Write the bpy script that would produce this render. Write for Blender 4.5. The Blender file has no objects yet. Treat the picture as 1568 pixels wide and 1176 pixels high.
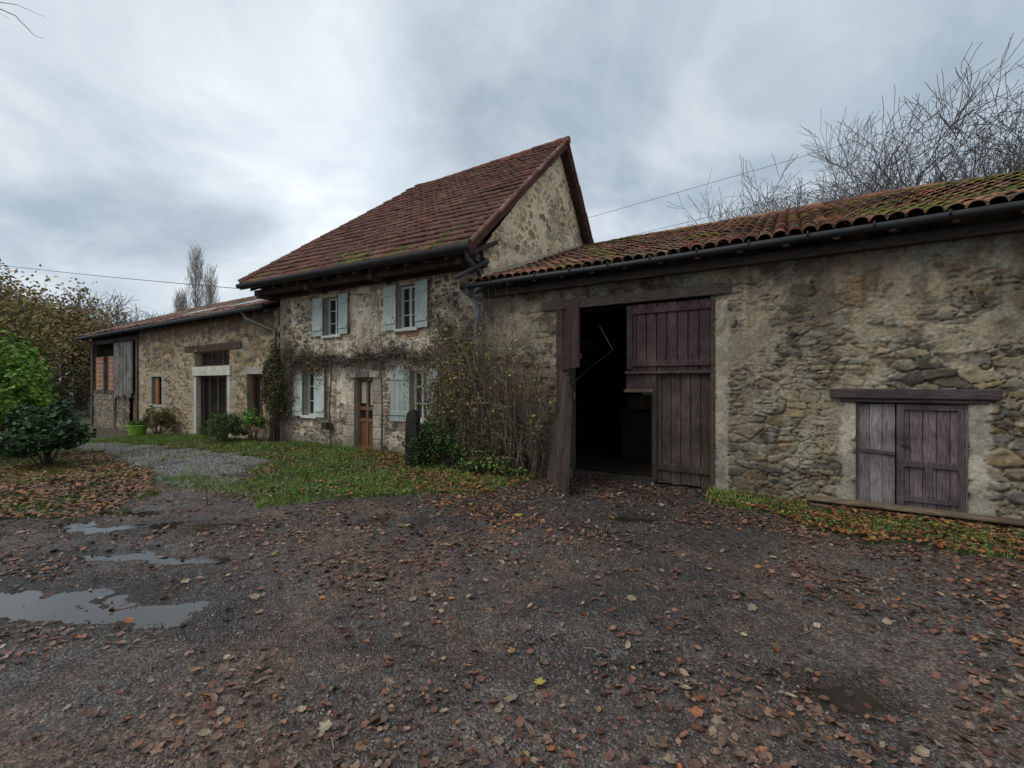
import bpy, math, random
import numpy as np
from mathutils import Vector
random.seed(7)
RS=np.random.RandomState(7)
scene=bpy.context.scene
COL=scene.collection
TAB=np.random.RandomState(3).rand(16,256,256)
# ---------------------------------------------------------------- noise
def vn(x,y,s=0):
    x=np.asarray(x,float)+s*17.31+300; y=np.asarray(y,float)+s*9.7+300
    xi=np.floor(x).astype(int); yi=np.floor(y).astype(int)
    fx=x-xi; fy=y-yi
    fx=fx*fx*(3-2*fx); fy=fy*fy*(3-2*fy)
    T=TAB[s%16]
    a=T[xi&255,yi&255]; b=T[(xi+1)&255,yi&255]; c=T[xi&255,(yi+1)&255]; d=T[(xi+1)&255,(yi+1)&255]
    return (a*(1-fx)+b*fx)*(1-fy)+(c*(1-fx)+d*fx)*fy
def fbm(x,y,s=0,o=4):
    r=0;a=1;n=0
    for k in range(o):
        r=r+a*vn(x*2**k,y*2**k,s+k); n+=a; a*=.5
    return r/n
def sst(a,b,x):
    t=np.clip((x-a)/(b-a),0,1); return t*t*(3-2*t)
def mixc(a,b,t):
    return a*(1-t[...,None])+np.asarray(b)*t[...,None]
# ---------------------------------------------------------------- mesh utils
def empty(name):
    o=bpy.data.objects.new(name,None); COL.objects.link(o); return o
def mk(name,V,F,mat,col=None,parent=None,smooth=False):
    V=np.asarray(V,np.float32); F=np.asarray(F,np.int32)
    me=bpy.data.meshes.new(name)
    me.vertices.add(len(V)); me.vertices.foreach_set('co',V.ravel())
    k=F.shape[1]
    me.loops.add(F.size); me.loops.foreach_set('vertex_index',F.ravel())
    me.polygons.add(len(F)); me.polygons.foreach_set('loop_start',np.arange(len(F),dtype=np.int32)*k)
    if smooth: me.polygons.foreach_set('use_smooth',np.ones(len(F),bool))
    me.update(calc_edges=True)
    if col is not None:
        col=np.asarray(col,np.float32)
        if col.shape[1]==3: col=np.concatenate([col,np.ones((len(col),1),np.float32)],1)
        a=me.color_attributes.new('Col','FLOAT_COLOR','POINT'); a.data.foreach_set('color',col.ravel())
    me.materials.append(mat)
    o=bpy.data.objects.new(name,me); COL.objects.link(o)
    if parent: o.parent=parent
    return o
class B:
    def __init__(s): s.v=[];s.f=[];s.c=[]
    def add(s,vs,fs,col):
        n=len(s.v); s.v+= [tuple(p) for p in vs]; s.f+=[tuple(i+n for i in f) for f in fs]; s.c+=[tuple(col)]*len(vs)
    def ob(s,o,a,b,c,col,var=.0):
        o=np.array(o,float);a=np.array(a,float);b=np.array(b,float);c=np.array(c,float)
        vs=[o,o+a,o+a+b,o+b,o+c,o+a+c,o+a+b+c,o+b+c]
        k=1+random.uniform(-var,var)
        s.add(vs,[(0,3,2,1),(4,5,6,7),(0,1,5,4),(1,2,6,5),(2,3,7,6),(3,0,4,7)],[q*k for q in col])
    def box(s,x0,x1,y0,y1,z0,z1,col,var=0):
        s.ob((x0,y0,z0),(x1-x0,0,0),(0,y1-y0,0),(0,0,z1-z0),col,var)
    def quad(s,a,b,c,d,col): s.add([a,b,c,d],[(0,1,2,3)],col)
    def tube(s,pts,rad,col,n=5,cap=True):
        pts=[Vector(p) for p in pts]; m=len(pts)
        if not hasattr(rad,'__len__'): rad=[rad]*m
        vs=[];fs=[]
        for i,p in enumerate(pts):
            d=(pts[min(i+1,m-1)]-pts[max(i-1,0)])
            if d.length<1e-6: d=Vector((0,0,1))
            d.normalize()
            u=d.cross(Vector((0.13,.21,1)) if abs(d.z)<.9 else Vector((1,.1,0))); u.normalize(); w=d.cross(u)
            for k in range(n):
                a=2*math.pi*k/n; q=p+(u*math.cos(a)+w*math.sin(a))*rad[i]; vs.append((q.x,q.y,q.z))
        for i in range(m-1):
            for k in range(n):
                k2=(k+1)%n; fs.append((i*n+k,i*n+k2,(i+1)*n+k2,(i+1)*n+k))
        if cap: fs.append(tuple(range(n))); fs.append(tuple((m-1)*n+k for k in range(n)))
        s.add(vs,fs,col)
    def done(s,name,mat,parent=None,smooth=False,bevel=0):
        me=bpy.data.meshes.new(name); me.from_pydata(s.v,[],s.f); me.update()
        c=np.ones((len(s.v),4),np.float32); c[:,:3]=np.array(s.c,np.float32)
        a=me.color_attributes.new('Col','FLOAT_COLOR','POINT'); a.data.foreach_set('color',c.ravel())
        if smooth: me.polygons.foreach_set('use_smooth',np.ones(len(me.polygons),bool))
        me.materials.append(mat)
        o=bpy.data.objects.new(name,me); COL.objects.link(o)
        if parent: o.parent=parent
        if bevel:
            m=o.modifiers.new('b','BEVEL'); m.width=bevel; m.segments=1
        return o
# ---------------------------------------------------------------- materials
def mat_vc(name,rough=.9,ns=30,na=.35,bump=.3,bs=60,spec=.3,stretch=(1,1,1),rough_alpha=False,detail=3,stain=0):
    m=bpy.data.materials.new(name); m.use_nodes=True; nt=m.node_tree; N=nt.nodes; L=nt.links
    bs_=N['Principled BSDF']
    at=N.new('ShaderNodeAttribute'); at.attribute_name='Col'
    tc=N.new('ShaderNodeTexCoord'); mp=N.new('ShaderNodeMapping'); mp.inputs['Scale'].default_value=stretch
    L.new(tc.outputs['Object'],mp.inputs['Vector'])
    n1=N.new('ShaderNodeTexNoise'); n1.inputs['Scale'].default_value=ns; n1.inputs['Detail'].default_value=detail; n1.inputs['Roughness'].default_value=.65
    L.new(mp.outputs[0],n1.inputs['Vector'])
    mr=N.new('ShaderNodeMapRange'); mr.inputs[1].default_value=.3; mr.inputs[2].default_value=.7; mr.inputs[3].default_value=1-na; mr.inputs[4].default_value=1+na
    L.new(n1.outputs[0],mr.inputs[0])
    fac=mr.outputs[0]
    if stain:
        n3=N.new('ShaderNodeTexNoise'); n3.inputs['Scale'].default_value=2.2; n3.inputs['Detail'].default_value=5; n3.inputs['Roughness'].default_value=.7
        L.new(tc.outputs['Object'],n3.inputs['Vector'])
        m3=N.new('ShaderNodeMapRange'); m3.inputs[1].default_value=.35; m3.inputs[2].default_value=.65; m3.inputs[3].default_value=1-stain; m3.inputs[4].default_value=1+stain
        L.new(n3.outputs[0],m3.inputs[0]); mm=N.new('ShaderNodeMath'); mm.operation='MULTIPLY'; L.new(fac,mm.inputs[0]); L.new(m3.outputs[0],mm.inputs[1]); fac=mm.outputs[0]
    vm=N.new('ShaderNodeVectorMath'); vm.operation='SCALE'
    L.new(at.outputs['Color'],vm.inputs[0]); L.new(fac,vm.inputs['Scale'])
    L.new(vm.outputs[0],bs_.inputs['Base Color'])
    bs_.inputs['Roughness'].default_value=rough
    bs_.inputs['Specular IOR Level'].default_value=spec
    if rough_alpha: L.new(at.outputs['Alpha'],bs_.inputs['Roughness'])
    if bump>0:
        n2=N.new('ShaderNodeTexNoise'); n2.inputs['Scale'].default_value=bs; n2.inputs['Detail'].default_value=3; n2.inputs['Roughness'].default_value=.7
        L.new(mp.outputs[0],n2.inputs['Vector'])
        bp=N.new('ShaderNodeBump'); bp.inputs['Strength'].default_value=bump; bp.inputs['Distance'].default_value=.02
        L.new(n2.outputs[0],bp.inputs['Height']); L.new(bp.outputs[0],bs_.inputs['Normal'])
    return m
M_wall=mat_vc('rubble_stone',.95,26,.32,.6,45,.2)
M_roof=mat_vc('roof_tile_clay',.85,18,.40,.4,50,.3)
M_wood=mat_vc('old_wood',.85,16,.5,.5,30,.25,stretch=(5,5,.4),stain=.4)
M_beam=mat_vc('beam_wood',.85,14,.5,.5,30,.25,stretch=(.5,5,5),stain=.3)
M_paint=mat_vc('shutter_paint',.6,20,.15,.15,40,.3,stretch=(3,3,.6),stain=.12)
M_metal=mat_vc('gutter_zinc',.55,12,.3,0,30,.35)
M_plain=mat_vc('stone_trim',.9,22,.3,.4,50,.2,stain=.2)
M_leaf=mat_vc('foliage',.6,5,.3,0,1,.25,detail=1)
M_fall=mat_vc('fallen_leaf',.45,40,.3,0,1,.4,detail=1)
M_grass=mat_vc('grass_blade',.6,3,.25,0,1,.25,detail=1)
M_bark=mat_vc('bark',.9,12,.4,0,30,.2,detail=1)
M_pebble=mat_vc('pebble',.4,50,.2,0,1,.5,detail=1)
def simple(name,c,r,spec=.5,metal=0,bump=.04,sc=3):
    m=bpy.data.materials.new(name); m.use_nodes=True; b=m.node_tree.nodes['Principled BSDF']
    b.inputs['Base Color'].default_value=(*c,1); b.inputs['Roughness'].default_value=r; b.inputs['Specular IOR Level'].default_value=spec; b.inputs['Metallic'].default_value=metal
    nt=m.node_tree; n=nt.nodes.new('ShaderNodeTexNoise'); n.inputs['Scale'].default_value=sc
    bp=nt.nodes.new('ShaderNodeBump'); bp.inputs['Strength'].default_value=bump; nt.links.new(n.outputs[0],bp.inputs['Height']); nt.links.new(bp.outputs[0],b.inputs['Normal'])
    return m
M_glass=simple('window_glass',(.015,.02,.022),.06,.8)
M_water=simple('puddle_water',(.03,.024,.018),.06,.6,0,.05,6)
# ---------------------------------------------------------------- rubble wall
def voro(u,v,cw,ch,seed,warp=.3,jit=.38,p=3.2):
    wx=(fbm(u/cw*.9,v/ch*.9,seed+1,3)-.5)*2*warp; wy=(fbm(u/cw*.9+40,v/ch*.9,seed+2,3)-.5)*2*warp
    x=u/cw+wx+500; y=v/ch+wy+500
    b1=np.full(x.shape,1e9); b2=b1.copy(); id1=np.zeros(x.shape,int); jd1=id1.copy()
    j0=np.floor(y).astype(int)
    T1=TAB[(seed)%16];T2=TAB[(seed+5)%16];T3=TAB[(seed+9)%16]
    for dj in(-1,0,1):
        j=j0+dj; off=.5*(j&1); i0=np.floor(x-off).astype(int)
        for di in(-1,0,1):
            i=i0+di; a=i&255;b=j&255
            cx=i+.5+off+(T1[a,b]-.5)*2*jit; cy=j+.5+(T2[a,b]-.5)*2*jit*.8
            d=(np.abs(x-cx)**p+np.abs(y-cy)**p)**(1/p)-(T3[a,b]-.5)*.45
            n=d<b1
            b2=np.where(n,b1,np.minimum(b2,d)); id1=np.where(n,a,id1); jd1=np.where(n,b,jd1); b1=np.where(n,d,b1)
    return id1,jd1,b1,b2-b1
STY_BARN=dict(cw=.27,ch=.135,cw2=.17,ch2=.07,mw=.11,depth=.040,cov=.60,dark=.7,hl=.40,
  pal=[(.215,.178,.125),(.13,.113,.09),(.26,.215,.15),(.165,.13,.09),(.22,.195,.155),(.31,.26,.18),(.10,.09,.078),(.20,.142,.085),(.245,.185,.11),(.175,.165,.145)],
  mort=(.29,.245,.175))
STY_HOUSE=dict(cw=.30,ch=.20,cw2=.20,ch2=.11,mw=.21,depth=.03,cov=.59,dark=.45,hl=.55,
  pal=[(.28,.23,.17),(.18,.15,.125),(.37,.31,.21),(.31,.21,.13),(.23,.205,.175),(.43,.35,.24),(.155,.13,.105),(.33,.26,.17)],
  mort=(.70,.61,.46))
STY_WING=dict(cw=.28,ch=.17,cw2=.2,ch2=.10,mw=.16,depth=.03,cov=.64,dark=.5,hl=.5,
  pal=[(.29,.215,.14),(.21,.15,.10),(.36,.27,.16),(.26,.165,.10),(.23,.195,.16),(.40,.31,.19),(.15,.125,.095)],
  mort=(.46,.36,.24))
def wall(name,base,U,N,s0,s1,z0,z1,res,holes,sty,parent,seed=0,mask=None,patches=(),tint=None):
    us=np.linspace(s0,s1,max(2,int((s1-s0)/res)+1)); vs=np.linspace(z0,z1,max(2,int((z1-z0)/res)+1))
    def snap(a,vals):
        for q in vals:
            if a[0]<q<a[-1]: a[np.argmin(abs(a-q))]=q
        return a
    us=snap(us,[q for h in holes for q in h[:2]]); vs=snap(vs,[q for h in holes for q in h[2:]])
    Ug,Vg=np.meshgrid(us,vs); nu=len(us);nv=len(vs)
    a,b,d,e=voro(Ug,Vg,sty['cw'],sty['ch'],seed)
    a2,b2,d2,e2=voro(Ug,Vg,sty['cw2'],sty['ch2'],seed+3)
    q=fbm(Ug*1.1,Vg*2.2,seed+6,3); s2=q>.51
    a=np.where(s2,a2+77,a)&255;b=np.where(s2,b2+31,b)&255
    e=np.where(s2,e2,e); e=np.minimum(e,np.abs(q-.51)*14)
    h1=TAB[(seed+3)%16][a,b];h2=TAB[(seed+4)%16][a,b];h3=TAB[(seed+6)%16][a,b]
    pal=np.array(sty['pal']); stone=pal[(h1*len(pal)).astype(int)]*(.65+.65*h2)[...,None]
    low=fbm(Ug*.6,Vg*.8,seed+7,4)
    mw=sty['mw']*(.35+1.5*sst(.35,.7,low))
    m=1-sst(mw*.5,mw*1.25,e+(fbm(Ug*22,Vg*22,seed+2,2)-.5)*.14)
    cover=sst(sty['cov'],sty['cov']+.07,fbm(Ug*2.2,Vg*3.2,seed+5,5))*.8
    m=np.maximum(m,cover)
    fine=.68+.64*fbm(Ug*30,Vg*40,seed+8,3)
    vein=.75+.5*fbm(Ug*6+h1*20,Vg*18,seed+9,3)
    c=mixc(stone*vein[...,None],sty['mort'],m)*(fine[...,None])
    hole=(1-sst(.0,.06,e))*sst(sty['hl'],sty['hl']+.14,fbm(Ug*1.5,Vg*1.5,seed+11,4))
    c=c*(1-sty['dark']*hole[...,None])  # painted occlusion: open joints darkened in the wall colour
    disp=(1-m)*sty['depth']*(.3+.9*h3)+ (fbm(Ug*12,Vg*12,seed+3,3)-.5)*.025-hole*.03+(low-.5)*.06
    for P in patches:
        k,x0,x1,y0,y1=P[:5]; ed=P[5] if len(P)>5 else .05
        nz=(fbm(Ug*7,Vg*7,seed+1,3)-.5)*ed*4
        w=sst(-ed/2,ed/2,np.minimum(np.minimum(Ug-x0,x1-Ug),np.minimum(Vg-y0,y1-Vg))+nz)
        if k=='brick':
            row=np.floor(Vg/.065); fy=(Vg/.065)%1; fx=(Ug/.22+.5*(row%2))%1
            mm=((fx<.07)|(fy<.18)).astype(float); rr=TAB[5][(np.floor(Ug/.22+.5*(row%2)).astype(int))&255,row.astype(int)&255]
            bc=np.array((.36,.15,.08))*(.7+.6*rr)[...,None]; bc=mixc(bc,(.38,.33,.26),mm)
            c=c*(1-w[...,None])+bc*w[...,None]; disp=disp*(1-w)+w*(.01*(1-mm))
        elif k=='mortar':
            bc=np.array(P[6])*(.65+.7*fbm(Ug*9,Vg*9,seed+2,4))[...,None]
            w=w*P[7] if len(P)>7 else w
            w=w*(1-.75*(1-m)*(fbm(Ug*3,Vg*3,seed+12,3)>.47)*(len(P)>7))
            c=c*(1-w[...,None])+bc*w[...,None]; disp=disp*(1-w)+w*.015
        elif k=='quoin':
            row=np.floor(Vg/.30); L=.30+.16*(row%2); side=P[6]
            du=(Ug-x0) if side>0 else (x1-Ug)
            ins=((du<L)&(w>.3)).astype(float); fy=(Vg/.30)%1; mm=((fy<.06)|(abs(du-L)<.015)).astype(float)
            rr=TAB[6][5,row.astype(int)&255]
            bc=np.array((.42,.37,.28))*(.75+.4*rr)[...,None]*fine[...,None]
            t=ins*(1-.4*mm); c=c*(1-t[...,None])+bc*t[...,None]; disp=disp*(1-ins)+ins*.025*(1-mm)
    if tint is not None: c=tint(Ug,Vg,c)
    U=np.array(U,float);N=np.array(N,float);base=np.array(base,float)
    P=base+Ug[...,None]*U+Vg[...,None]*np.array((0,0,1.))+disp[...,None]*N
    idx=np.arange(nu*nv).reshape(nv,nu)
    F=np.stack([idx[:-1,:-1],idx[:-1,1:],idx[1:,1:],idx[1:,:-1]],-1)
    cu=(Ug[:-1,:-1]+Ug[1:,1:])/2; cv=(Vg[:-1,:-1]+Vg[1:,1:])/2
    keep=np.ones(cu.shape,bool)
    for h in holes: keep&=~((cu>h[0])&(cu<h[1])&(cv>h[2])&(cv<h[3]))
    if mask is not None: keep&=mask(cu,cv)
    return mk(name,P.reshape(-1,3),F[keep],M_wall,np.clip(c,0,1).reshape(-1,3),parent)
def reveal(b,h,d,col,y=0.03):
    x0,x1,z0,z1=h
    b.quad((x0,-y,z0),(x0,d,z0),(x0,d,z1),(x0,-y,z1),col); b.quad((x1,-y,z0),(x1,d,z0),(x1,d,z1),(x1,-y,z1),col)
    b.quad((x0,-y,z1),(x1,-y,z1),(x1,d,z1),(x0,d,z1),col); b.quad((x0,-y,z0),(x1,-y,z0),(x1,d,z0),(x0,d,z0),col)
# ---------------------------------------------------------------- tiles
PR_CANAL=[(.0,.0)]+[(.078-.078*math.cos(a),.065*math.sin(a)) for a in np.linspace(.25,math.pi-.25,7)]+[(.156,.0)]+[(.168,-.012),(.18,.0)]
PR_FLAT=[(0,0),(.008,.013),(.026,.015),(.040,.002),(.11,.0),(.118,.006),(.13,0),(.193,.0),(.20,-.004)]
def tiles(name,P0,U,S,W,L,tw,tl,prof,th,lift,mask,pal,moss,seed,parent,jv_=.010,bigv=.5):
    rs=np.random.RandomState(seed)
    P0=np.array(P0,float);U=np.array(U,float);U/=np.linalg.norm(U);S=np.array(S,float);S-=U*S.dot(U);S/=np.linalg.norm(S)
    N=np.cross(U,S)
    nc=int(W/tw);nr=int(L/tl)
    tl=L/nr
    uu,vv=np.meshgrid(np.arange(nc)*tw,np.arange(nr)*tl); uu=uu.ravel();vv=vv.ravel()
    k=mask(uu+tw/2,vv+tl/2); uu=uu[k];vv=vv[k]; n=len(uu)
    pr=np.array(prof);K=len(pr)
    last=(vv>L-tl*1.5)
    ln=np.where(last,tl*.98,tl*1.12)
    ju=rs.normal(0,.003,n);jv=rs.normal(0,jv_,n);jh=rs.normal(0,.004,n);jr=rs.normal(0,.010,n)
    sag=(fbm(uu*.5,vv*.5,seed+2,3)-.5)*.10
    def pt(du,f,h):
        dv=f*ln
        return P0+ (uu+ju+jr*dv)[:,None,None]*U+du[None,:,None]*U + (vv+jv+dv)[:,None,None]*S+((h[None,:]+(jh+sag)[:,None]))[...,None]*N
    A=pt(pr[:,0],0,pr[:,1]+lift); C=pt(pr[:,0],1,pr[:,1]*.9); D=pt(pr[:,0],0,pr[:,1]+lift-th)
    V=np.concatenate([A,C,D],1).reshape(-1,3)
    b=(np.arange(n)*3*K)[:,None]; i=np.arange(K-1)[None,:]
    F1=np.stack([b+i,b+i+1,b+K+i+1,b+K+i],-1); F2=np.stack([b+2*K+i,b+2*K+i+1,b+i+1,b+i],-1)
    F=np.concatenate([F1.reshape(-1,4),F2.reshape(-1,4)])
    pal=np.array(pal); c=pal[rs.randint(0,len(pal),n)]*(.8+.4*rs.rand(n))[:,None]
    big=fbm(uu*.8,vv*.8,seed+4,3); c=c*(1-bigv/2+bigv*big)[:,None]
    mm=sst(.55,.75,fbm(uu*2.5,vv*1.6,seed+6,4)+moss(uu,vv))
    mc=np.array([(.13,.13,.03),(.22,.20,.05),(.09,.10,.03)])[rs.randint(0,3,n)]
    c=c*(1-mm[:,None])+mc*mm[:,None]
    Cc=np.repeat(c,3*K,0)
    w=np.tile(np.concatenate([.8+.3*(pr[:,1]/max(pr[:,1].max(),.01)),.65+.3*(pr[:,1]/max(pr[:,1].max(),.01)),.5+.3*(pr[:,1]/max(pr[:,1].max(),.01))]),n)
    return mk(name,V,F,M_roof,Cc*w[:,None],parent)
def ridge(b,p0,p1,r,sl,pal,n=8):
    p0=np.array(p0,float);p1=np.array(p1,float);L=np.linalg.norm(p1-p0);d=(p1-p0)/L;k=max(1,int(L/sl))
    for i in range(k):
        a=p0+d*(i*L/k);e=p0+d*((i+1.12)*L/k)
        j=np.array([random.uniform(-.006,.006) for _ in range(3)])
        c=random.choice(pal); q=random.uniform(.8,1.2)
        b.tube([a+j,e+j],[r,r*.86],[x*q for x in c],n)
# ================================================================ HOUSE
house=empty('stone_house')
HW=[(-10.86,-10.20,3.02,4.06),(-8.02,-7.42,3.02,4.06),(-11.80,-11.24,.80,2.05),(-9.62,-8.90,-.02,1.86),(-7.60,-7.06,.84,2.02)]
patch=[('brick',-10.9,-10.1,2.86,3.05,.05),('brick',-8.15,-7.3,2.84,3.05,.06),('brick',-11.9,-11.1,2.02,2.16,.03),
 ('mortar',-9.75,-8.5,1.84,2.02,.02,(.50,.46,.37)),('quoin',-8.93,-8.4,-.1,1.84,.02,1),('quoin',-10.1,-9.6,-.1,1.84,.02,-1),('mortar',-13,-5.5,-.6,.25,.06,(.24,.21,.15),.7),
 ('mortar',-9.9,-8.6,2.6,4.0,.4,(.70,.62,.48),.75),('mortar',-11.2,-9.2,1.2,2.9,.5,(.66,.58,.44),.6),
 ('quoin',-13.05,-12.5,-.5,4.3,.02,1)]
def htint(u,v,c):
    low=fbm(u*.5,v*.5,3,4)
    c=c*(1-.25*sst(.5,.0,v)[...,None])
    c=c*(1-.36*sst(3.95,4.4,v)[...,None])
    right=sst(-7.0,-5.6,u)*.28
    c=mixc(c,(.14,.11,.07),.32*sst(.5,.62,fbm(u*1.2,v*.35,6,4)))
    return c*(1-right[...,None])*(.92+.3*low)[...,None]
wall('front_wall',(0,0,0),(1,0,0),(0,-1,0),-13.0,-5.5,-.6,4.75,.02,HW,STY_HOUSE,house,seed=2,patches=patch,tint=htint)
AP=(3.6,8.32)
def gmask(u,v): return (v<4.62+(u)*(AP[1]-4.62)/AP[0]+0.0*u)&(v<AP[1]-(u-AP[0])*1.28)
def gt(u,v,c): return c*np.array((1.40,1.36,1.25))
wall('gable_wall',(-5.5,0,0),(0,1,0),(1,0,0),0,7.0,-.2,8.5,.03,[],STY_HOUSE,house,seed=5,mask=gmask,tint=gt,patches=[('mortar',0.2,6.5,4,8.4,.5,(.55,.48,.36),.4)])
b=B()
b.quad((-13,0,-.6),(-13,6.9,-.6),(-13,6.9,4.6),(-13,0,4.6),(.3,.26,.2)); b.quad((-13,6.9,-.6),(-5.5,6.9,-.6),(-5.5,6.9,4.6),(-13,6.9,4.6),(.3,.26,.2))
b.done('side_walls',M_plain,house)
b=B()
for h in HW: reveal(b,h,.22,(.36,.32,.25))
for h in (HW[0],HW[1],HW[2],HW[4]):
    b.box(h[0]-.08,h[1]+.08,-.09,.2,h[2]-.07,h[2]+.002,(.62,.60,.55))
b.box(-10.0,-9.55,-.05,.1,1.865,2.02,(.55,.52,.44));b.box(-9.54,-9.02,-.055,.1,1.87,2.03,(.20,.18,.15)); b.box(-9.01,-8.65,-.05,.1,1.865,2.02,(.52,.49,.42)); b.box(-9.75,-8.8,-.35,.2,-.12,.0,(.55,.52,.47))
b.done('sills_and_lintels',M_plain,house,bevel=.01)
def window(b,g,h,col,nx,nz,d=.15,fw=.055):
    x0,x1,z0,z1=h
    b.box(x0,x0+fw,d-.05,d+.02,z0,z1,col);b.box(x1-fw,x1,d-.05,d+.02,z0,z1,col)
    b.box(x0+fw,x1-fw,d-.05,d+.02,z0,z0+fw,col);b.box(x0+fw,x1-fw,d-.05,d+.02,z1-fw,z1,col)
    for i in range(1,nx):
        x=x0+(x1-x0)*i/nx; w=.03 if (nx%2==0 and i==nx//2) else .014
        b.box(x-w,x+w,d-.04,d+.01,z0+fw,z1-fw,col)
    for j in range(1,nz):
        z=z0+(z1-z0)*j/nz; b.box(x0+fw,x1-fw,d-.03,d+.006,z-.012,z+.012,col)
    g.quad((x0,d,z0),(x1,d,z0),(x1,d,z1),(x0,d,z1),(.02,.02,.02))
wb=B();gb=B()
cw=(.55,.56,.54)
window(wb,gb,HW[0],cw,2,3);window(wb,gb,HW[1],cw,2,3);window(wb,gb,HW[2],cw,2,3);window(wb,gb,HW[4],(.6,.6,.58),2,3)
br=(.20,.10,.05)
x0,x1,z0,z1=HW[3]
for (a,c) in ((x0,x0+.07),(x1-.07,x1),((x0+x1)/2-.04,(x0+x1)/2+.04)): wb.box(a,c,.10,.17,z0,z1,br)
for z in (0.0,.72,1.02,1.78): wb.box(x0+.07,x1-.07,.105,.165,z,z+.09,br)
wb.box(x0+.07,x1-.07,.13,.16,.09,.74,(.17,.08,.04))
gb.quad((x0,.15,.8),(x1,.15,.8),(x1,.15,z1),(x0,.15,z1),(.02,)*3)
wb.box(x0+.1,x0+.3,.135,.148,1.2,1.75,(.45,.43,.38)); wb.box(x1-.28,x1-.1,.135,.148,1.15,1.75,(.4,.38,.33))
wb.done('window_frames',M_paint,house,bevel=.004); gb.done('window_glass',M_glass,house)
sb=B()
def shutter(b,x0,x1,z0,z1,col,tilt=0):
    n=4;w=(x1-x0)/n
    for i in range(n):
        ya=-.05-tilt*(i/n);yb=-.05-tilt*((i+1)/n)
        b.ob((x0+i*w+.003,ya,z0),(w-.006,yb-ya,0),(0,-.03,0),(0,0,z1-z0),col,.05)
    for z in (z0+.15,z1-.25):
        b.ob((x0+.02,-.082,z),(x1-x0-.04,-tilt,0),(0,-.022,0),(0,0,.09),col,.05)
sc=(.46,.53,.50)
shutter(sb,-11.32,-10.88,3.02,4.08,sc);shutter(sb,-10.19,-9.77,3.02,4.08,sc,.05)
shutter(sb,-8.47,-8.04,3.0,4.08,(.50,.56,.52));shutter(sb,-7.40,-6.95,3.0,4.08,(.42,.48,.46),.08)
shutter(sb,-12.27,-11.82,.78,2.08,(.54,.58,.54));shutter(sb,-11.22,-10.74,.78,2.08,(.56,.59,.55),.05)
shutter(sb,-8.22,-7.62,.80,2.05,(.38,.42,.38),-.04);shutter(sb,-7.04,-6.66,.80,2.05,(.58,.63,.60),.06)
sb.done('shutters',M_paint,house,bevel=.004)
# roof
E0=np.array((-13.68,-.82,4.62));E1=np.array((-5.22,-.82,4.42));R1=np.array((-5.22,3.6,8.44));R0=np.array((-10.75,3.6,8.40))
U=E1-E0;W=np.linalg.norm(U);U/=W
S=R1-E1;S-=U*S.dot(U);L=np.linalg.norm(S);S/=L
hu=(R0-E0).dot(U)
palH=[(.185,.082,.060),(.155,.070,.053),(.205,.090,.064),(.170,.077,.060),(.135,.065,.050),(.19,.095,.072)]
tiles('roof_tiles',E0,U,S,W,L-.02,.20,.27,PR_FLAT,.026,.036,lambda u,v:u>hu*v/L,palH,lambda u,v:-.17+.22*sst(1.2,0,v),11,house,jv_=.004,bigv=.5)
rb=B()
rc=(.12,.06,.05)
off=-np.cross(U,S)*.02
rb.quad(E0+off,E1+off,R1+off,R0+off,(.09,.045,.035))
BK0=np.array((-13.68,6.9,4.25));BK1=np.array((-5.22,6.9,4.25))
rb.quad(R0,R1,BK1,BK0,rc); rb.add([E0,R0,BK0],[(0,1,2)],rc)
rb.quad(E0-(0,0,.05),E1-(0,0,.05),(-5.22,.3,5.30),(-13.68,.3,5.45),(.06,.045,.04))
rb.done('roof_deck',M_roof,house)
rb=B()
ridge(rb,R0+(0,0,.03),R1+(0.02,0,.03),.10,.36,palH)
ridge(rb,E0+(-.02,0,.04),R0+(-.02,0,.04),.12,.34,palH)
pv=[(.22,.11,.08),(.18,.085,.062),(.25,.13,.10)]
ridge(rb,E1+(0.0,0,.03),R1+(0.0,0,.03),.05,.33,pv)
ridge(rb,R1+(0.0,0,.0),BK1+(0,0,.05),.05,.4,[(.14,.055,.04)])
rb.tube([R1+(-.1,0,.0),R1+(.06,0,0.03)],[.12,.10],(.24,.12,.09),8)
rb.done('ridge_tiles',M_roof,house)
rb=B()
rw=(.075,.05,.042)
for (p,q,cb) in ((E1,R1,(.10,.042,.033)),(R1,BK1,(.10,.04,.032))):
    p=np.array(p);q=np.array(q)
    rb.ob(p+(-.05,0,-.20),q-p,(.05,0,0),(0,0,.17),cb)
    rb.ob(p+(-.3,0,-.10),q-p,(.26,0,0),(0,0,.04),rw)
rb.ob(np.array((-5.36,3.75,8.05)),np.array((0,2.8,-3.6)),(.12,0,0),(0,0,.16),(.06,.04,.035))
for i in range(15):
    x=-13.3+i*.565
    z=4.51-.2*(i/15)
    rb.ob((x,-.74,z-.12),(.10,0,0),(0,1.0,.88*0.55),(0,0,.10),rw,.2)
rb.ob((-13.5,-.52,4.32),(8.2,0,-.16),(0,.15,0),(0,0,.16),(.07,.05,.042))
for x in (-13.2,-10.9,-8.4,-5.75):
    rb.ob((x,-.62,4.20-.02*(x+13)/2),(.14,0,0),(0,.75,0),(0,0,.16),rw,.15)
rb.ob((-13.5,-.10,4.26),(8.1,0,-.1),(0,.14,0),(0,0,.2),(.06,.045,.04))
rb.done('eave_timbers',M_beam,house,bevel=.008)
mb=B()
mb.tube([E0+(.0,-.07,-.06),E1+(-.0,-.07,-.07)],.068,(.045,.04,.04),10)
mb.ob(E0+(0,-.0,-.16),E1-E0,(0,-.02,0),(0,0,.15),(.045,.04,.04))
mb.tube([(-5.32,-.86,4.36),(-5.30,-.80,4.14),(-5.33,-.45,4.02),(-5.45,-.2,3.95)],.045,(.08,.085,.09),8)
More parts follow.
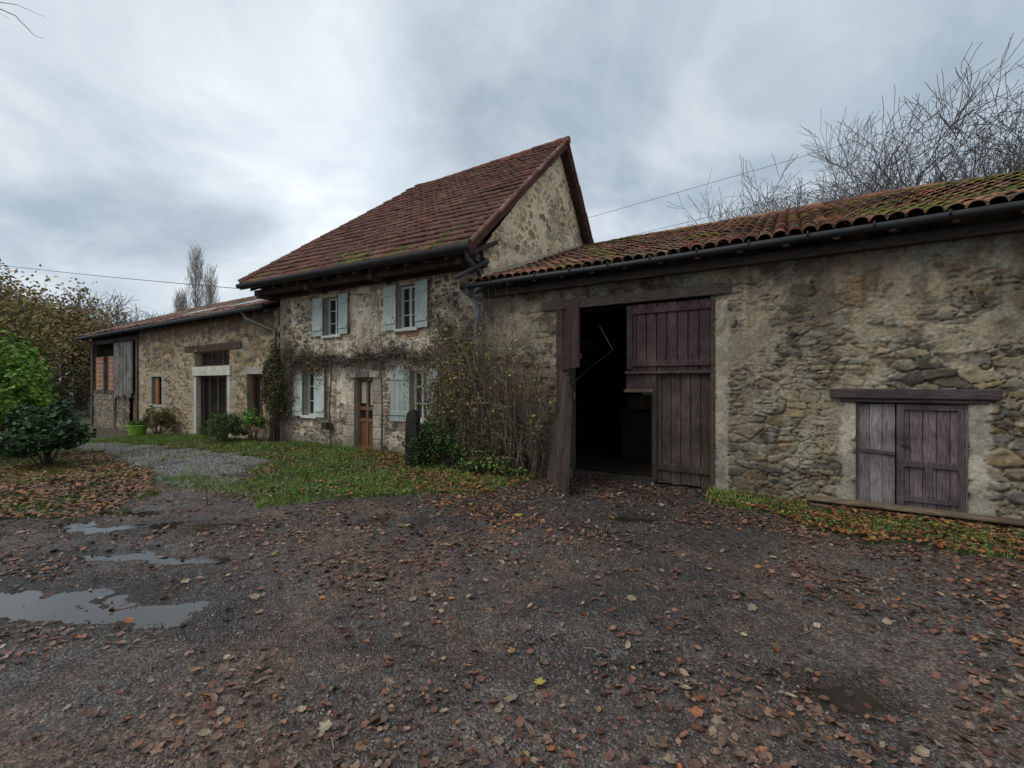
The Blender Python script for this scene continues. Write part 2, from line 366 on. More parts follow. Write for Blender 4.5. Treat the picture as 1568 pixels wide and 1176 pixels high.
mb.tube([(-5.55,-.32,3.68),(-5.55,-.28,3.45),(-5.52,-.12,3.25),(-5.60,-.14,2.9),(-5.52,-.14,2.4),(-5.52,-.14,0.0)],.042,(.20,.21,.22),8)
mb.done('gutter_and_downpipe',M_metal,house,smooth=True)
mb=B(); dk=(.03,.03,.03)
mb.tube([(-12.85,-.02,3.42),(-12.2,-.32,3.30)],.014,dk);mb.tube([(-12.85,-.02,3.18),(-12.2,-.32,3.30)],.010,dk)
for t in (0,.15,.3): mb.tube([(-12.2-t,-.32+.45*t,3.27),(-12.2-t,-.32+.45*t,3.40)],.022,(.05,.05,.05))
mb.tube([(-13.0,-.05,3.3),(-12.2,-.32,3.36)],.006,dk)
mb.box(-10.72,-10.5,-.22,-.05,.48,.66,(.05,.035,.025)); mb.tube([(-10.6,-.05,.7),(-10.6,-.15,.62)],.01,dk)
mb.done('wall_bracket',M_metal,house)
# ================================================================ BARN
barn=empty('stone_barn')
OP=(-3.62,-1.0,-.05,3.10); HT=(.77,1.87,.06,1.50)
pb=[('mortar',-1.0,-.80,-.1,3.02,.02,(.42,.38,.31)),('mortar',.60,.80,.1,1.5,.06,(.42,.38,.31)),('mortar',1.84,2.08,.0,1.5,.05,(.48,.44,.37)),
 ('mortar',-1.0,8,2.95,3.8,.3,(.22,.18,.13),.75),('mortar',-.9,1.7,2.0,3.3,.5,(.36,.305,.22),.75),('mortar',-5.5,-3.6,2.4,3.5,.3,(.38,.32,.24),.7),('mortar',1.9,3.5,2.0,2.9,.4,(.35,.30,.22),.6),('mortar',-5.4,-3.8,.6,2.3,.4,(.38,.33,.25),.65),('mortar',-1.0,-.3,.3,2.8,.25,(.34,.295,.22),.55)]
def btint(u,v,c):
    low=fbm(u*.7,v*.7,9,4)
    green=sst(1.1,0.1,v)*.5
    c=mixc(c,(.080,.085,.048),green*sst(.35,.6,low))
    st=np.exp(-((u-.85)/.25)**2)*sst(2.3,3.3,v)
    c=mixc(c,(.26,.13,.05),.65*st*(.6+.4*fbm(u*9,v*2,3,3)))
    drip=sst(.48,.64,fbm(u*3.5,v*.35,5,4))*sst(1.0,3.2,v)
    c=mixc(c,(.06,.05,.038),.5*drip)
    dmp=sst(.5,.62,fbm(u*1.1,v*1.4,2,4)); c=c*(1-.28*dmp)[...,None]
    lich=sst(.58,.68,fbm(u*5,v*5,13,4)); c=mixc(c,(.35,.34,.28),.4*lich)
    c=c*(1-.50*sst(3.05,3.5,v)[...,None])  # eave shade painted into the colour of the wall top
    return c*(.78+.5*low)[...,None]*np.array((1.02,1.0,.95))
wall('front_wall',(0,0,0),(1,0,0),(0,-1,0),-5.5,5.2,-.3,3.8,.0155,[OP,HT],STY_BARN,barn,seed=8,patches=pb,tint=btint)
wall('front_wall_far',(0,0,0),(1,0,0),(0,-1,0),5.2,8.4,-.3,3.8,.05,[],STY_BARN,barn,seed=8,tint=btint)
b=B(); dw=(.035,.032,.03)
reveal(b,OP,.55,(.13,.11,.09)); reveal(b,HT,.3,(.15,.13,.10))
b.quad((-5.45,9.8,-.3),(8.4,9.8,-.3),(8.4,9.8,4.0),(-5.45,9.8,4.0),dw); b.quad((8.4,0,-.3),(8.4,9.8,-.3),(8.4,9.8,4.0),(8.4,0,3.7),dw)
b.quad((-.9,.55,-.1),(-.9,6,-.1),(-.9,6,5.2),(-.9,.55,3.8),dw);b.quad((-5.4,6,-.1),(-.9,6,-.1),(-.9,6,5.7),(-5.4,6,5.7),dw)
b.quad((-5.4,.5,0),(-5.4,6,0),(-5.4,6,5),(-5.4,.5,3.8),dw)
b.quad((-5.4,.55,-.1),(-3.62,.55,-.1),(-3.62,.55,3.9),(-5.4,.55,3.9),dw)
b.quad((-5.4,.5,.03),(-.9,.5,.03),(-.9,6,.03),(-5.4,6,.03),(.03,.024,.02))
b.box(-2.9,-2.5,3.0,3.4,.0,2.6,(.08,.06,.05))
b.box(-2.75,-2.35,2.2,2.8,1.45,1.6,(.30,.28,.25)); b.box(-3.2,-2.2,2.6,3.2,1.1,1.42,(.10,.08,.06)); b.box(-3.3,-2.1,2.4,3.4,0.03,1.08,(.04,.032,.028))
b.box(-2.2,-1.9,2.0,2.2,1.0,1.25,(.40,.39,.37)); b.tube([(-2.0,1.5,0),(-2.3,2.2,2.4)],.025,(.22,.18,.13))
b.done('inner_walls',M_plain,barn)
EB=np.array((-5.6,-.36,3.75));RBp=np.array((-5.6,5.12,5.88))
Ub=np.array((1.,0,0));Sb=RBp-EB;Lb=np.linalg.norm(Sb);Sb/=Lb
def bm(u,v): return u<13.2-(5.2)*(v/Lb)
palB=[(.24,.10,.06),(.16,.075,.05),(.30,.13,.075),(.11,.065,.05),(.20,.10,.065),(.27,.155,.10),(.14,.10,.075)]
tiles('roof_tiles',EB,Ub,Sb,13.4,Lb,.18,.30,PR_CANAL,.016,.030,bm,palB,lambda u,v:-.01+.20*sst(5.5,9,u)+.12*sst(3,6,v)*sst(6,10,u),21,barn)
b=B()
Nb=np.cross(Ub,Sb)
b.quad(EB-Nb*.03,EB+Ub*13.4-Nb*.03,EB+Ub*8.1+Sb*Lb-Nb*.03,RBp-Nb*.03,(.05,.035,.03))
b.quad(RBp-(0,0,.03),RBp+Ub*8.1-(0,0,.03),(8.5,10.2,3.7),(-5.6,10.2,3.7),(.15,.07,.05))
b.add([EB+Ub*13.4-(0,0,.02),EB+Ub*8.1+Sb*Lb-(0,0,.02),(8.5,10.2,3.7)],[(0,1,2)],(.15,.07,.05))
ridge(b,RBp+(0,0,.02),RBp+Ub*8.1+(0,0,.02),.10,.36,palB); ridge(b,RBp+Ub*8.1+(0,0,.02),EB+Ub*13.3,.09,.36,palB)
b.done('roof_deck_and_ridge',M_roof,barn)
b=B()
b.ob(EB+(.09,0,.02),Sb*(Lb),(.07,0,0),(0,0,.13),(.48,.38,.28))
b.done('roof_flashing',M_plain,barn)
b=B()
bw=(.085,.062,.052)
b.box(-4.05,-.75,-.07,.12,3.10,3.28,(.085,.065,.05)); b.box(-5.4,8.3,-.12,.05,3.50,3.64,(.06,.048,.04))
b.box(-3.76,-3.61,-.06,.14,-.02,3.10,(.08,.052,.046)); b.box(-1.06,-.99,-.035,.12,.0,3.10,bw)
for i in range(24):
    x=-5.3+i*.58; b.ob((x,-.31,3.63),(.08,0,0),(0,.5,.19),(0,0,.08),bw,.2)
b.box(.48,2.15,-.075,.1,1.505,1.635,(.075,.058,.055)); b.box(.60,2.05,-.05,.1,1.45,1.503,(.06,.045,.045))
b.ob((.2,-.26,.085),(3.2,.05,-.03),(0,.20,0),(0,0,.045),(.16,.12,.075)); b.ob((.25,-.275,-.03),(3.1,.04,-.03),(0,.05,0),(0,0,.085),(.10,.075,.05))
b.done('lintels_and_timbers',M_beam,barn,bevel=.012)
mb=B()
g0=(.018,.020,.021)
pts=[(x,-.44+.008*math.sin(x*1.7),3.685+.010*math.sin(x*.9)) for x in np.linspace(-5.75,8.0,24)]
mb.tube(pts,.052,g0,10)
for i in range(19): mb.box(-5.4+i*.7,-5.38+i*.7,-.50,-.3,3.68,3.755,g0)
mb.tube([(-5.6,-.44,3.68),(-5.62,-.44,3.56),(-5.55,-.32,3.5)],.045,(.12,.13,.14),8)
mb.tube([(-5.0,-.5,4.12),(-5.75,-.62,3.86)],.045,(.10,.11,.13),8)
mb.done('gutter',M_metal,barn,smooth=True)
db=B()
def planks(b,o,u,h,n,col,th=(0,-.035,0),var=.22):
    o=np.array(o,float);u=np.array(u,float);h=np.array(h,float)
    for i in range(n):
        b.ob(o+u*(i/n+.004)-h*random.uniform(0,.008),u*(1/n-.010),th,h*(1-random.uniform(0,.01)),col,var)
pc=(.074,.045,.045)
planks(db,(-2.40,.02,1.93),(1.34,0,0),(0,0,1.14),8,pc)
db.box(-2.40,-1.06,-.045,-.013,2.0,2.1,pc);db.box(-2.40,-1.06,-.045,-.013,2.9,3.0,pc);db.box(-2.40,-2.30,-.047,-.014,1.95,3.05,(.055,.038,.038))
planks(db,(-1.98,.08,.04),(.92,0,0),(0,0,1.86),6,(.066,.048,.038))
db.box(-2.44,-1.06,-.03,.10,1.875,1.925,(.085,.06,.052))
planks(db,(-2.43,.06,1.60),(.45,0,0),(0,0,.28),3,pc); db.box(-2.46,-1.96,-.02,.07,1.555,1.61,(.13,.09,.07))
db.box(-1.98,-1.06,.005,.043,.25,.35,(.05,.038,.032)); db.box(-1.98,-1.90,.0,.04,.05,1.86,(.055,.042,.035))
hg=np.array((-3.62,-.04,0));nr=np.array((-2.87,-1.08,0))
planks(db,hg+(0,0,1.97),nr-hg,(0,0,1.10),6,(.060,.032,.034),th=(.03,.022,0))
db.ob(hg+(0.03,.022,2.1),(nr-hg)*.98,(.03,.022,0),(0,0,.1),pc)
tf=np.array((-3.66,-.07,1.93));tn=np.array((-2.98,-1.06,1.86));bn=np.array((-2.80,-1.66,.01));bf=np.array((-3.62,-.72,.01))
n=6
for i in range(n):
    a=i/n+.008;c=(i+1)/n-.008
    t1=random.uniform(0,.025); t2=(.0,.01,.0,.03,.10,.13)[i]
    q=[bf+(bn-bf)*a+(tf-bf)*t1,bf+(bn-bf)*c+(tf-bf)*t1,tf+(tn-tf)*c-(tf-bf)*t2,tf+(tn-tf)*a-(tf-bf)*t2]
    th=np.array((.035,.025,0)); k=random.uniform(.75,1.25); cc=[x*k for x in (.080,.058,.045)]
    db.add([*q,*[p+th for p in q]],[(0,1,2,3),(4,5,6,7),(0,1,5,4),(1,2,6,5),(2,3,7,6),(3,0,4,7)],cc)
for f in (.15,.78):
    p=bf+(tf-bf)*f;q=bn+(tn-bn)*f; db.ob(p+(.038,.027,0),q-p,(.03,.02,0),(0,0,.11),(.06,.044,.034))
db.done('barn_doors',M_wood,barn,bevel=.004)
hb=B()
planks(hb,(.79,.05,.09),(.40,0,0),(0,0,1.36),3,(.20,.17,.165),var=.15)
planks(hb,(1.205,.055,.09),(.645,0,0),(0,0,1.36),5,(.145,.11,.112),var=.2)
for z in (.17,.62,1.36): hb.box(1.21,1.85,-.012,.018,z,z+.075,(.09,.07,.072),.1)
hb.box(1.20,1.27,-.014,.016,.10,1.44,(.10,.08,.08)); hb.box(1.79,1.855,-.013,.016,.10,1.44,(.10,.08,.08)); hb.box(1.48,1.55,-.011,.016,.25,.62,(.10,.08,.08))
hb.ob((.82,-.01,.78),(.36,0,-.03),(0,.02,0),(0,0,.05),(.09,.07,.07)); hb.box(.77,1.87,-.02,.1,.02,.085,(.10,.075,.06)); hb.box(.77,.80,-.01,.1,.09,1.5,(.10,.08,.075)); hb.box(1.855,1.885,-.01,.1,.09,1.5,(.2,.17,.14))
hb.box(1.24,1.33,-.03,-.0,.88,.91,(.03,.03,.03))
hb.done('hatch_door',M_wood,barn,bevel=.004)
# ================================================================ WING
wing=empty('farmhouse_wing')
WH=[(-22.2,-21.25,.85,2.0),(-18.45,-15.95,-.4,2.86),(-14.85,-13.95,.55,2.02)]
wp=[('mortar',-22.5,-20.95,2.0,2.16,.02,(.42,.38,.30)),('quoin',-21.27,-20.7,.6,2.2,.02,1),('quoin',-22.8,-22.18,.6,2.2,.02,-1),('quoin',-15.97,-15.4,-.4,2.5,.02,1),('quoin',-19.1,-18.43,-.4,2.5,.02,-1),
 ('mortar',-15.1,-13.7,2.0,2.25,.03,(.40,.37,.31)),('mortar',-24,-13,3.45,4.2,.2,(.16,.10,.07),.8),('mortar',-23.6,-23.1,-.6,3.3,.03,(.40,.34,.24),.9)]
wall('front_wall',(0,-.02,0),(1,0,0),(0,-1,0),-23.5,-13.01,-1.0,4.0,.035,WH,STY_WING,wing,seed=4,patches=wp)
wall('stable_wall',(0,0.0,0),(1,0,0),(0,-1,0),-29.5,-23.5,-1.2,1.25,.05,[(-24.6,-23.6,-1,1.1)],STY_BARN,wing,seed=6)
b=B()
for h in WH: reveal(b,h,.35,(.30,.25,.18))
b.box(-18.5,-15.8,-.10,.1,2.0,2.32,(.62,.58,.48)); b.box(-19.2,-15.2,-.06,.1,2.87,3.1,(.09,.06,.045)); b.box(-16.1,-15.9,-.05,.1,-.3,2.0,(.55,.5,.42)); b.box(-18.5,-18.3,-.05,.1,-.3,2.0,(.55,.5,.42))
b.box(-15.0,-13.85,-.07,.1,.45,.55,(.45,.42,.36)); b.box(-22.3,-21.15,-.06,.1,.77,.86,(.45,.42,.36))
b.done('lintels',M_plain,wing)
wb=B();gb=B();bn_=(.16,.075,.035)
window(wb,gb,WH[0],(.22,.08,.05),2,2,.2);window(wb,gb,(-18.3,-16.1,-.3,2.0),bn_,4,1,.22,.07);window(wb,gb,(-18.4,-16.0,2.32,2.86),bn_,3,1,.22);window(wb,gb,WH[2],(.14,.06,.035),2,1,.2,.08)
wb.box(-24.6,-23.6,.1,.15,-1,1.1,(.25,.10,.05))
wb.box(-22.1,-21.8,.05,.1,.9,1.95,(.28,.12,.06))
wb.done('window_frames',M_paint,wing);gb.done('window_glass',M_glass,wing)
EW=np.array((-29.8,-.42,4.0));RW=np.array((-29.8,4.35,6.0));Sw=RW-EW;Lw=np.linalg.norm(Sw);Sw/=Lw
palW=[(.22,.12,.09),(.17,.10,.08),(.27,.15,.11),(.27,.21,.18),(.13,.085,.07)]
tiles('roof_tiles',EW,Ub,Sw,16.75,Lw,.18,.33,PR_CANAL,.018,.035,lambda u,v:(u>0),palW,lambda u,v:-.15+0*u,31,wing)
b=B();Nw=np.cross(Ub,Sw)
b.quad(EW-Nw*.03,EW+Ub*16.8-Nw*.03,RW+Ub*16.8-Nw*.03,RW-Nw*.03,(.08,.06,.055));b.quad(RW,RW+Ub*16.8,(-13,9,4),(-29.8,9,4),(.2,.12,.1))
ridge(b,RW,RW+Ub*16.8,.12,.4,palW)
b.quad(EW+(7.2,1.0,.52),EW+Ub*16.7+(0,1.0,.52),EW+Ub*16.7+(0,1.7,.82),EW+(8,1.7,.82),(.36,.34,.33)) 
b.done('roof_deck_and_ridge',M_roof,wing)
b=B()
b.tube([(-29.8,-.48,3.92),(-13.15,-.48,3.98)],.07,(.07,.075,.075),8)
b.tube([(-14.3,-.48,3.92),(-14.2,-.40,3.72),(-13.5,-.15,3.42),(-13.1,-.12,3.3),(-13.08,-.1,-.1)],.05,(.13,.12,.10),8)
b.done('gutter',M_metal,wing,smooth=True)
b=B()
for i in range(30): b.ob((-29.5+i*.56,-.38,3.82),(.09,0,0),(0,.5,.21),(0,0,.09),(.07,.05,.04))
b.box(-29.6,-23.4,-.05,.15,3.6,3.8,(.08,.06,.05))
for x in (-23.75,-26.3,-29.3): b.box(x,x+.2,-.08,.12,-.9,3.7,(.10,.08,.065))
b.box(-29.5,-23.5,-.04,.1,1.25,1.4,(.10,.08,.07))
for i in range(11): b.box(-26.0+i*.19,-25.83+i*.19,-.14,-.10,1.2+random.uniform(-.15,.1),3.55,(.19,.175,.165),.25)
b.box(-27.6,-27.4,-.1,.1,1.3,3.0,(.11,.09,.08))
b.done('hayloft_timbers',M_wood,wing)
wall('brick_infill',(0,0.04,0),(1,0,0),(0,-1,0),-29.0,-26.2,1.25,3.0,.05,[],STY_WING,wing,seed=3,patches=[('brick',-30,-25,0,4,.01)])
b=B()
b.quad((-29.5,3,-1),(-23.5,3,-1),(-23.5,3,5),(-29.5,3,5),(.03,.028,.025)); b.quad((-29.5,0,-1.2),(-29.5,8,-1.2),(-29.5,8,4),(-29.5,0,4),(.2,.16,.12)); b.add([(-29.5,0,4),(-29.5,8.6,4),(-29.5,4.35,5.95)],[(0,1,2)],(.2,.16,.12))
b.quad((-23.5,.05,-1),(-23.5,3,-1),(-23.5,3,4),(-23.5,.05,4),(.2,.17,.13)); b.quad((-29.5,8,-1),(-13,8,-1),(-13,8,4),(-29.5,8,4),(.2,.17,.13))
b.done('rear_walls',M_plain,wing)
# ================================================================ GROUND
def pip(poly,x,y):
    ins=np.zeros(x.shape,bool); n=len(poly)
    for i in range(n):
        x1,y1=poly[i];x2,y2=poly[(i+1)%n]
        c=((y1>y)!=(y2>y))&(x<(x2-x1)*(y-y1)/((y2-y1)+1e-12)+x1); ins^=c
    return ins
PA=[(-3.7,.4),(-3.6,-.9),(-4.3,-2.1),(-5.8,-3.7),(-6.6,-4.2),(-8.3,-3.5),(-9.2,-2.3),(-13,-1.9),(-17,-2.3),(-24,-3.0),(-40,-4),(-40,.4)]
PB=[(-1.2,.4),(-1.2,-.5),(-.8,-1.1),(.5,-1.5),(1.9,-1.5),(9,-1.6),(9,.4)]
PC=[(-8.2,-6.2),(-7.8,-5.0),(-12.2,-3.75),(-16,-3.5),(-30,-4.4),(-60,-10),(-60,-60),(-10,-9)]
PD=[(-8.0,-4.3),(-8.9,-3.3),(-10.2,-2.2),(-14,-1.9),(-18,-2.4),(-30,-3),(-30,-4.5),(-16,-3.6),(-12.2,-3.8),(-9,-4.5)]
def warp(x,y,a=1.3):
    return x+(fbm(x*1.3,y*1.3,2,5)-.5)*1.8, y+(fbm(x*1.3,y*1.3,6,5)-.5)*1.3
def masks(x,y):
    a,b_=warp(x,y)
    A=pip(PA,a,b_);Bm=pip(PB,a,b_);C=pip(PC,a,b_);D=pip(PD,a,b_)&~A&~C
    far=(y>.3)|(x<-45)|(y<-22)|(x>14)
    return A,Bm,C,D,far
PUD=[(-5.15,-6.72,1.25,.34,.5),(-4.3,-6.30,.7,.14,.5),(-6.6,-5.55,1.1,.18,.55),(.28,-4.5,.22,.12,.3),(-4.2,-3.75,.4,.12,.6),(-6.0,-5.0,.6,.12,.6),(-1.75,-2.0,.3,.12,.3),(-5.6,-5.95,.8,.13,.5),(-7.6,-5.5,.9,.12,.6)]
def pudm(x,y):
    r=np.zeros(x.shape)
    wx=x+(fbm(x*3,y*3,10,4)-.5)*.6; wy=y+(fbm(x*3,y*3,13,4)-.5)*.4
    for (cx,cy,a,b_,an) in PUD:
        c,s=math.cos(an),math.sin(an); dx=(wx-cx);dy=(wy-cy)
        u=(dx*c+dy*s)/a;v=(-dx*s+dy*c)/b_
        r=np.maximum(r,np.exp(-(u*u+v*v)*.7))
    return r
def gz0(x,y):
    z=-np.clip((-11-x),0,15)*.025
    z=z+(fbm(x*.5,y*.5,1,3)-.5)*.07*np.clip(sst(60,20,np.abs(x)+np.abs(y)),0,1)
    return z
def gz(x,y):
    x=np.asarray(x,float);y=np.asarray(y,float)
    z=gz0(x,y)+((fbm(x*2.5,y*2.5,4,5)-.5)*.045+(fbm(x*9,y*9,11,3)-.5)*.022)*np.clip(sst(60,20,np.abs(x)+np.abs(y)),0,1)
    r=(y+7.2)-.42*(x+1.5)+(fbm(x*.8,y*.8,2,2)-.5)*.4; z=z-.028*(np.exp(-((r-.4)/.15)**2)+np.exp(-((r+1.0)/.15)**2)+np.exp(-((r-1.9)/.15)**2))*sst(1.5,-1,x)*sst(-12,-8,x)
    z=z-.04*pudm(x,y)
    z=z+np.clip(np.hypot(x,y)-45,0,400)*.012*(y>0)
    return z
def axis(lo,hi,step,far):
    inner=np.arange(lo,hi,step); g=[];d=step
    a=lo
    while a>-far: d*=1.18; a-=d; g.append(a)
    g=g[::-1]; h=[];d=step;a=inner[-1]
    while a<far: d*=1.18; a+=d; h.append(a)
    return np.concatenate([g,inner,h])
gx=axis(-15,5,.033,900);gy=axis(-7.6,.2,.028,900)
X,Y=np.meshgrid(gx,gy)
A,Bm,C,D,far=masks(X,Y)
Z=gz(X,Y)
n1=fbm(X*3,Y*3,5,5);n2=fbm(X*14,Y*14,7,4);n0=fbm(X*.6,Y*.6,8,4);n3=fbm(X*1.4,Y*1.4,12,5)
c=np.zeros(X.shape+(3,))+np.array((.084,.065,.055))
c=mixc(c,(.135,.085,.060),sst(.42,.60,n1)*.9); c=mixc(c,(.046,.039,.036),sst(.46,.62,n0)*.8); c=mixc(c,(.13,.113,.10),sst(.52,.66,n3)*.5)
c=c*(.45+1.1*n2)[...,None]
rough=.50-.26*sst(.43,.62,n3)+.28*(n2-.5)
lw=sst(-1.5,-5.5,X)*sst(-2.8,-5.0,Y); rough=rough-.20*lw*sst(.38,.58,n1)
rr_=(Y+7.2)-.42*(X+1.5)+(fbm(X*.8,Y*.8,2,2)-.5)*.4
rut=(np.exp(-((rr_-.4)/.2)**2)+np.exp(-((rr_+1.0)/.2)**2)+np.exp(-((rr_-1.9)/.2)**2))*sst(1.5,-1,X)*sst(-12,-8,X)
c=c*(1-.28*rut)[...,None]; rough=rough-.15*rut
gr=(.16,.15,.14)
Dm=D.astype(float)*sst(.30,.55,n1+.06); c=mixc(c,gr,Dm*.8); rough=rough+.3*Dm
soil=np.array((.060,.058,.025))*(.6+.8*n2)[...,None]
gm=(A|Bm|C|far).astype(float)*(.65+.35*sst(.35,.5,n1))
c=c*(1-gm[...,None])+soil*gm[...,None]; rough=rough*(1-gm)+.85*gm
pm=pudm(X,Y); c=c*(1-.5*sst(.06,.35,pm))[...,None]; rough=rough-.34*sst(.02,.25,pm)
col=np.concatenate([np.clip(c,0,1),np.clip(rough,.10,1)[...,None]],-1).reshape(-1,4)
idx=np.arange(X.size).reshape(X.shape)
F=np.stack([idx[:-1,:-1],idx[:-1,1:],idx[1:,1:],idx[1:,:-1]],-1).reshape(-1,4)
m=mat_vc('wet_muddy_gravel',.5,9,.3,0,1,.55,rough_alpha=True); nt=m.node_tree;N=nt.nodes;Lk=nt.links
bs_=N['Principled BSDF']; vm=[n for n in N if n.bl_idname=='ShaderNodeVectorMath'][0]
tc=[n for n in N if n.bl_idname=='ShaderNodeTexCoord'][0]
vo=N.new('ShaderNodeTexVoronoi'); vo.inputs['Scale'].default_value=70; Lk.new(tc.outputs['Object'],vo.inputs['Vector'])
nz=N.new('ShaderNodeTexNoise'); nz.inputs['Scale'].default_value=20; nz.inputs['Detail'].default_value=5; nz.inputs['Roughness'].default_value=.75; Lk.new(tc.outputs['Object'],nz.inputs['Vector'])
sp=N.new('ShaderNodeSeparateColor'); Lk.new(vo.outputs['Color'],sp.inputs[0])
pw=N.new('ShaderNodeMath'); pw.operation='POWER'; pw.inputs[1].default_value=3; Lk.new(sp.outputs[0],pw.inputs[0])
mr=N.new('ShaderNodeMapRange'); mr.inputs[3].default_value=.6; mr.inputs[4].default_value=2.2; Lk.new(pw.outputs[0],mr.inputs[0])
v2=N.new('ShaderNodeVectorMath'); v2.operation='SCALE'; Lk.new(vm.outputs[0],v2.inputs[0]); Lk.new(mr.outputs[0],v2.inputs['Scale']); Lk.new(v2.outputs[0],bs_.inputs['Base Color'])
ad=N.new('ShaderNodeMath'); ad.operation='MULTIPLY'; ad.inputs[1].default_value=.5; Lk.new(vo.outputs['Distance'],ad.inputs[0])
su=N.new('ShaderNodeMath'); su.operation='SUBTRACT'; Lk.new(nz.outputs[0],su.inputs[0]); Lk.new(ad.outputs[0],su.inputs[1])
bp=N.new('ShaderNodeBump'); bp.inputs['Strength'].default_value=.9; bp.inputs['Distance'].default_value=.028; Lk.new(su.outputs[0],bp.inputs['Height']); Lk.new(bp.outputs[0],bs_.inputs['Normal'])
mk('ground',np.stack([X,Y,Z],-1).reshape(-1,3),F,m,col,smooth=True)
for i,(cx,cy,a,b_,an) in enumerate(PUD):
    th=np.linspace(0,2*math.pi,48,endpoint=False)
    gg=np.linspace(-1,1,21); GU,GV=np.meshgrid(gg*a,gg*b_)
    gxp=cx+GU*math.cos(an)-GV*math.sin(an); gyp=cy+GU*math.sin(an)+GV*math.cos(an)
    zz=gz(gxp,gyp); z0=float(np.percentile(zz,42))
    V=[(cx,cy,z0)];n=48
    for k in range(n):
        u=a*1.35*math.cos(th[k]);v=b_*1.6*math.sin(th[k]); V.append((cx+u*math.cos(an)-v*math.sin(an),cy+u*math.sin(an)+v*math.cos(an),z0))
    mk('puddle',V,[(0,1+k,1+(k+1)%n) for k in range(n)],M_water)
# ---------------------------------------------------------------- flakes
LT=np.array([(0,-.5,0),(0,0,-.05),(0,.5,.04),(-.27,-.22,.04),(-.30,.15,.05),(.27,-.22,.04),(.30,.15,.05)])
LF=np.array([(0,1,3),(3,1,4),(4,1,2),(0,5,1),(5,6,1),(6,2,1)])
MT=np.array([(0,-.5,0),(-.2,-.25,.02),(-.48,-.12,.06),(-.33,.10,0),(-.36,.34,.05),(-.14,.3,0),(0,.52,.03),(.14,.3,.0),(.36,.34,.05),(.33,.10,0),(.48,-.12,.06),(.2,-.25,.02),(0,0,-.03)])
MF=np.array([(12,i,i+1) for i in range(11)]+[(12,11,0)])
DT=np.array([(0,-.5,0),(.28,0,.06),(0,.5,0),(-.28,0,.06)]);DF=np.array([(0,1,2),(0,2,3)])
def flakes(name,P,size,cols,mat,T,TF,tilt,rs,parent=None,nrm=None):
    n=len(P); yaw=rs.rand(n)*2*math.pi
    if tilt>=9:
        c=rs.normal(size=(n,3))
        if nrm is not None: c=c*.7+nrm*1.3
    else:
        c=np.stack([rs.normal(0,tilt,n),rs.normal(0,tilt,n),np.ones(n)],1)
    c/=np.linalg.norm(c,axis=1)[:,None]
    r=np.stack([np.cos(yaw),np.sin(yaw),rs.normal(0,.5,n) if tilt>=9 else np.zeros(n)],1)
    a=r-c*(r*c).sum(1)[:,None]; a/=np.linalg.norm(a,axis=1)[:,None]; b_=np.cross(c,a)
    curl=(.3+2.2*rs.rand(n)); asp=.7+.6*rs.rand(n)
    V=P[:,None,:]+size[:,None,None]*(T[None,:,1,None]*a[:,None]+T[None,:,0,None]*(b_*asp[:,None])[:,None]+(T[None,:,2,None]*curl[:,None,None])*c[:,None])
    k=len(T); Fq=(TF[None]+ (np.arange(n)*k)[:,None,None]).reshape(-1,TF.shape[1])
    return mk(name,V.reshape(-1,3),Fq,mat,np.repeat(cols,k,0),parent)
rs=np.random.RandomState(5)
def scat(n,x0,x1,y0,y1,dens):
    x=rs.uniform(x0,x1,n);y=rs.uniform(y0,y1,n); k=rs.rand(n)<dens(x,y); return x[k],y[k]
def ldens(x,y):
    A,Bm,C,D,far=masks(x,y)
    patchy=.18+1.5*sst(.40,.64,fbm(x*1.1,y*1.1,12,4))+.5*sst(.5,.7,fbm(x*4,y*4,3,3))
    d=np.where(C,1.0,np.where(Bm,.75,np.where(A,.22,np.where(D,.10,.42))))
    edge=np.exp(-((y+2.45+.55*(x+4))/.6)**2)*(x>-9)*(x<-2.6)*.95
    edgeB=np.exp(-((y+1.45)/.35)**2)*(x>-1.2)*.8
    door=np.exp(-(((x+2.6)/1.3)**2+((y+1.0)/.7)**2))*.7
    return np.clip((d*patchy+edge+edgeB+door)*(1-.8*sst(.35,.7,pudm(x,y))),0,1)
x,y=scat(85000,-16,5,-7.4,-.05,ldens)
k=(np.hypot(x,y+7.65)>1.2); x=x[k];y=y[k]
P=np.stack([x,y,gz(x,y)+.006+rs.rand(len(x))*.012],1)
A,Bm,C,D,far=masks(x,y); P[:,2]+=np.where(A|Bm|C,.03,0)
pal=np.array([(.15,.065,.042),(.095,.048,.034),(.19,.08,.05),(.062,.038,.03),(.22,.125,.08),(.17,.10,.065),(.115,.065,.045),(.26,.19,.13)])
palO=np.array([(.27,.095,.032),(.32,.135,.045),(.20,.07,.03),(.13,.055,.032),(.35,.19,.075),(.23,.11,.05),(.10,.05,.032)])
n=len(x); cc=pal[rs.randint(0,len(pal),n)]; co=palO[rs.randint(0,len(palO),n)]
edge=np.exp(-((y+2.45+.55*(x+4))/.7)**2)*(x>-9)*(x<-2.6)
t=np.where(A|Bm|C,.88,.10+.7*edge)>rs.rand(n); cc=np.where(t[:,None],co,cc)*(.6+.75*rs.rand(n))[:,None]
sz=np.where(rs.rand(n)<.6,rs.uniform(.02,.04,n),rs.uniform(.035,.07,n)); sz=np.where(A|Bm|C,rs.uniform(.04,.08,n),sz)
h=rs.rand(n)<.72
flakes('fallen_leaves',P[h],sz[h],cc[h],M_fall,LT,LF,.30,rs)
flakes('fallen_leaves',P[~h],sz[~h]*1.1,cc[~h],M_fall,MT,MF,.28,rs)
def fd(x,y): return np.clip(1.6/np.hypot(x,y+7.65),0,1)*(.3+1.2*sst(.42,.62,fbm(x*1.7,y*1.7,15,5)))*(1-.8*sst(.3,.6,pudm(x,y)))
x,y=scat(120000,-8,4.5,-7.2,-1.0,fd); A,Bm,C,D,far=masks(x,y);k=~(A|Bm|C);x=x[k];y=y[k];n=len(x)
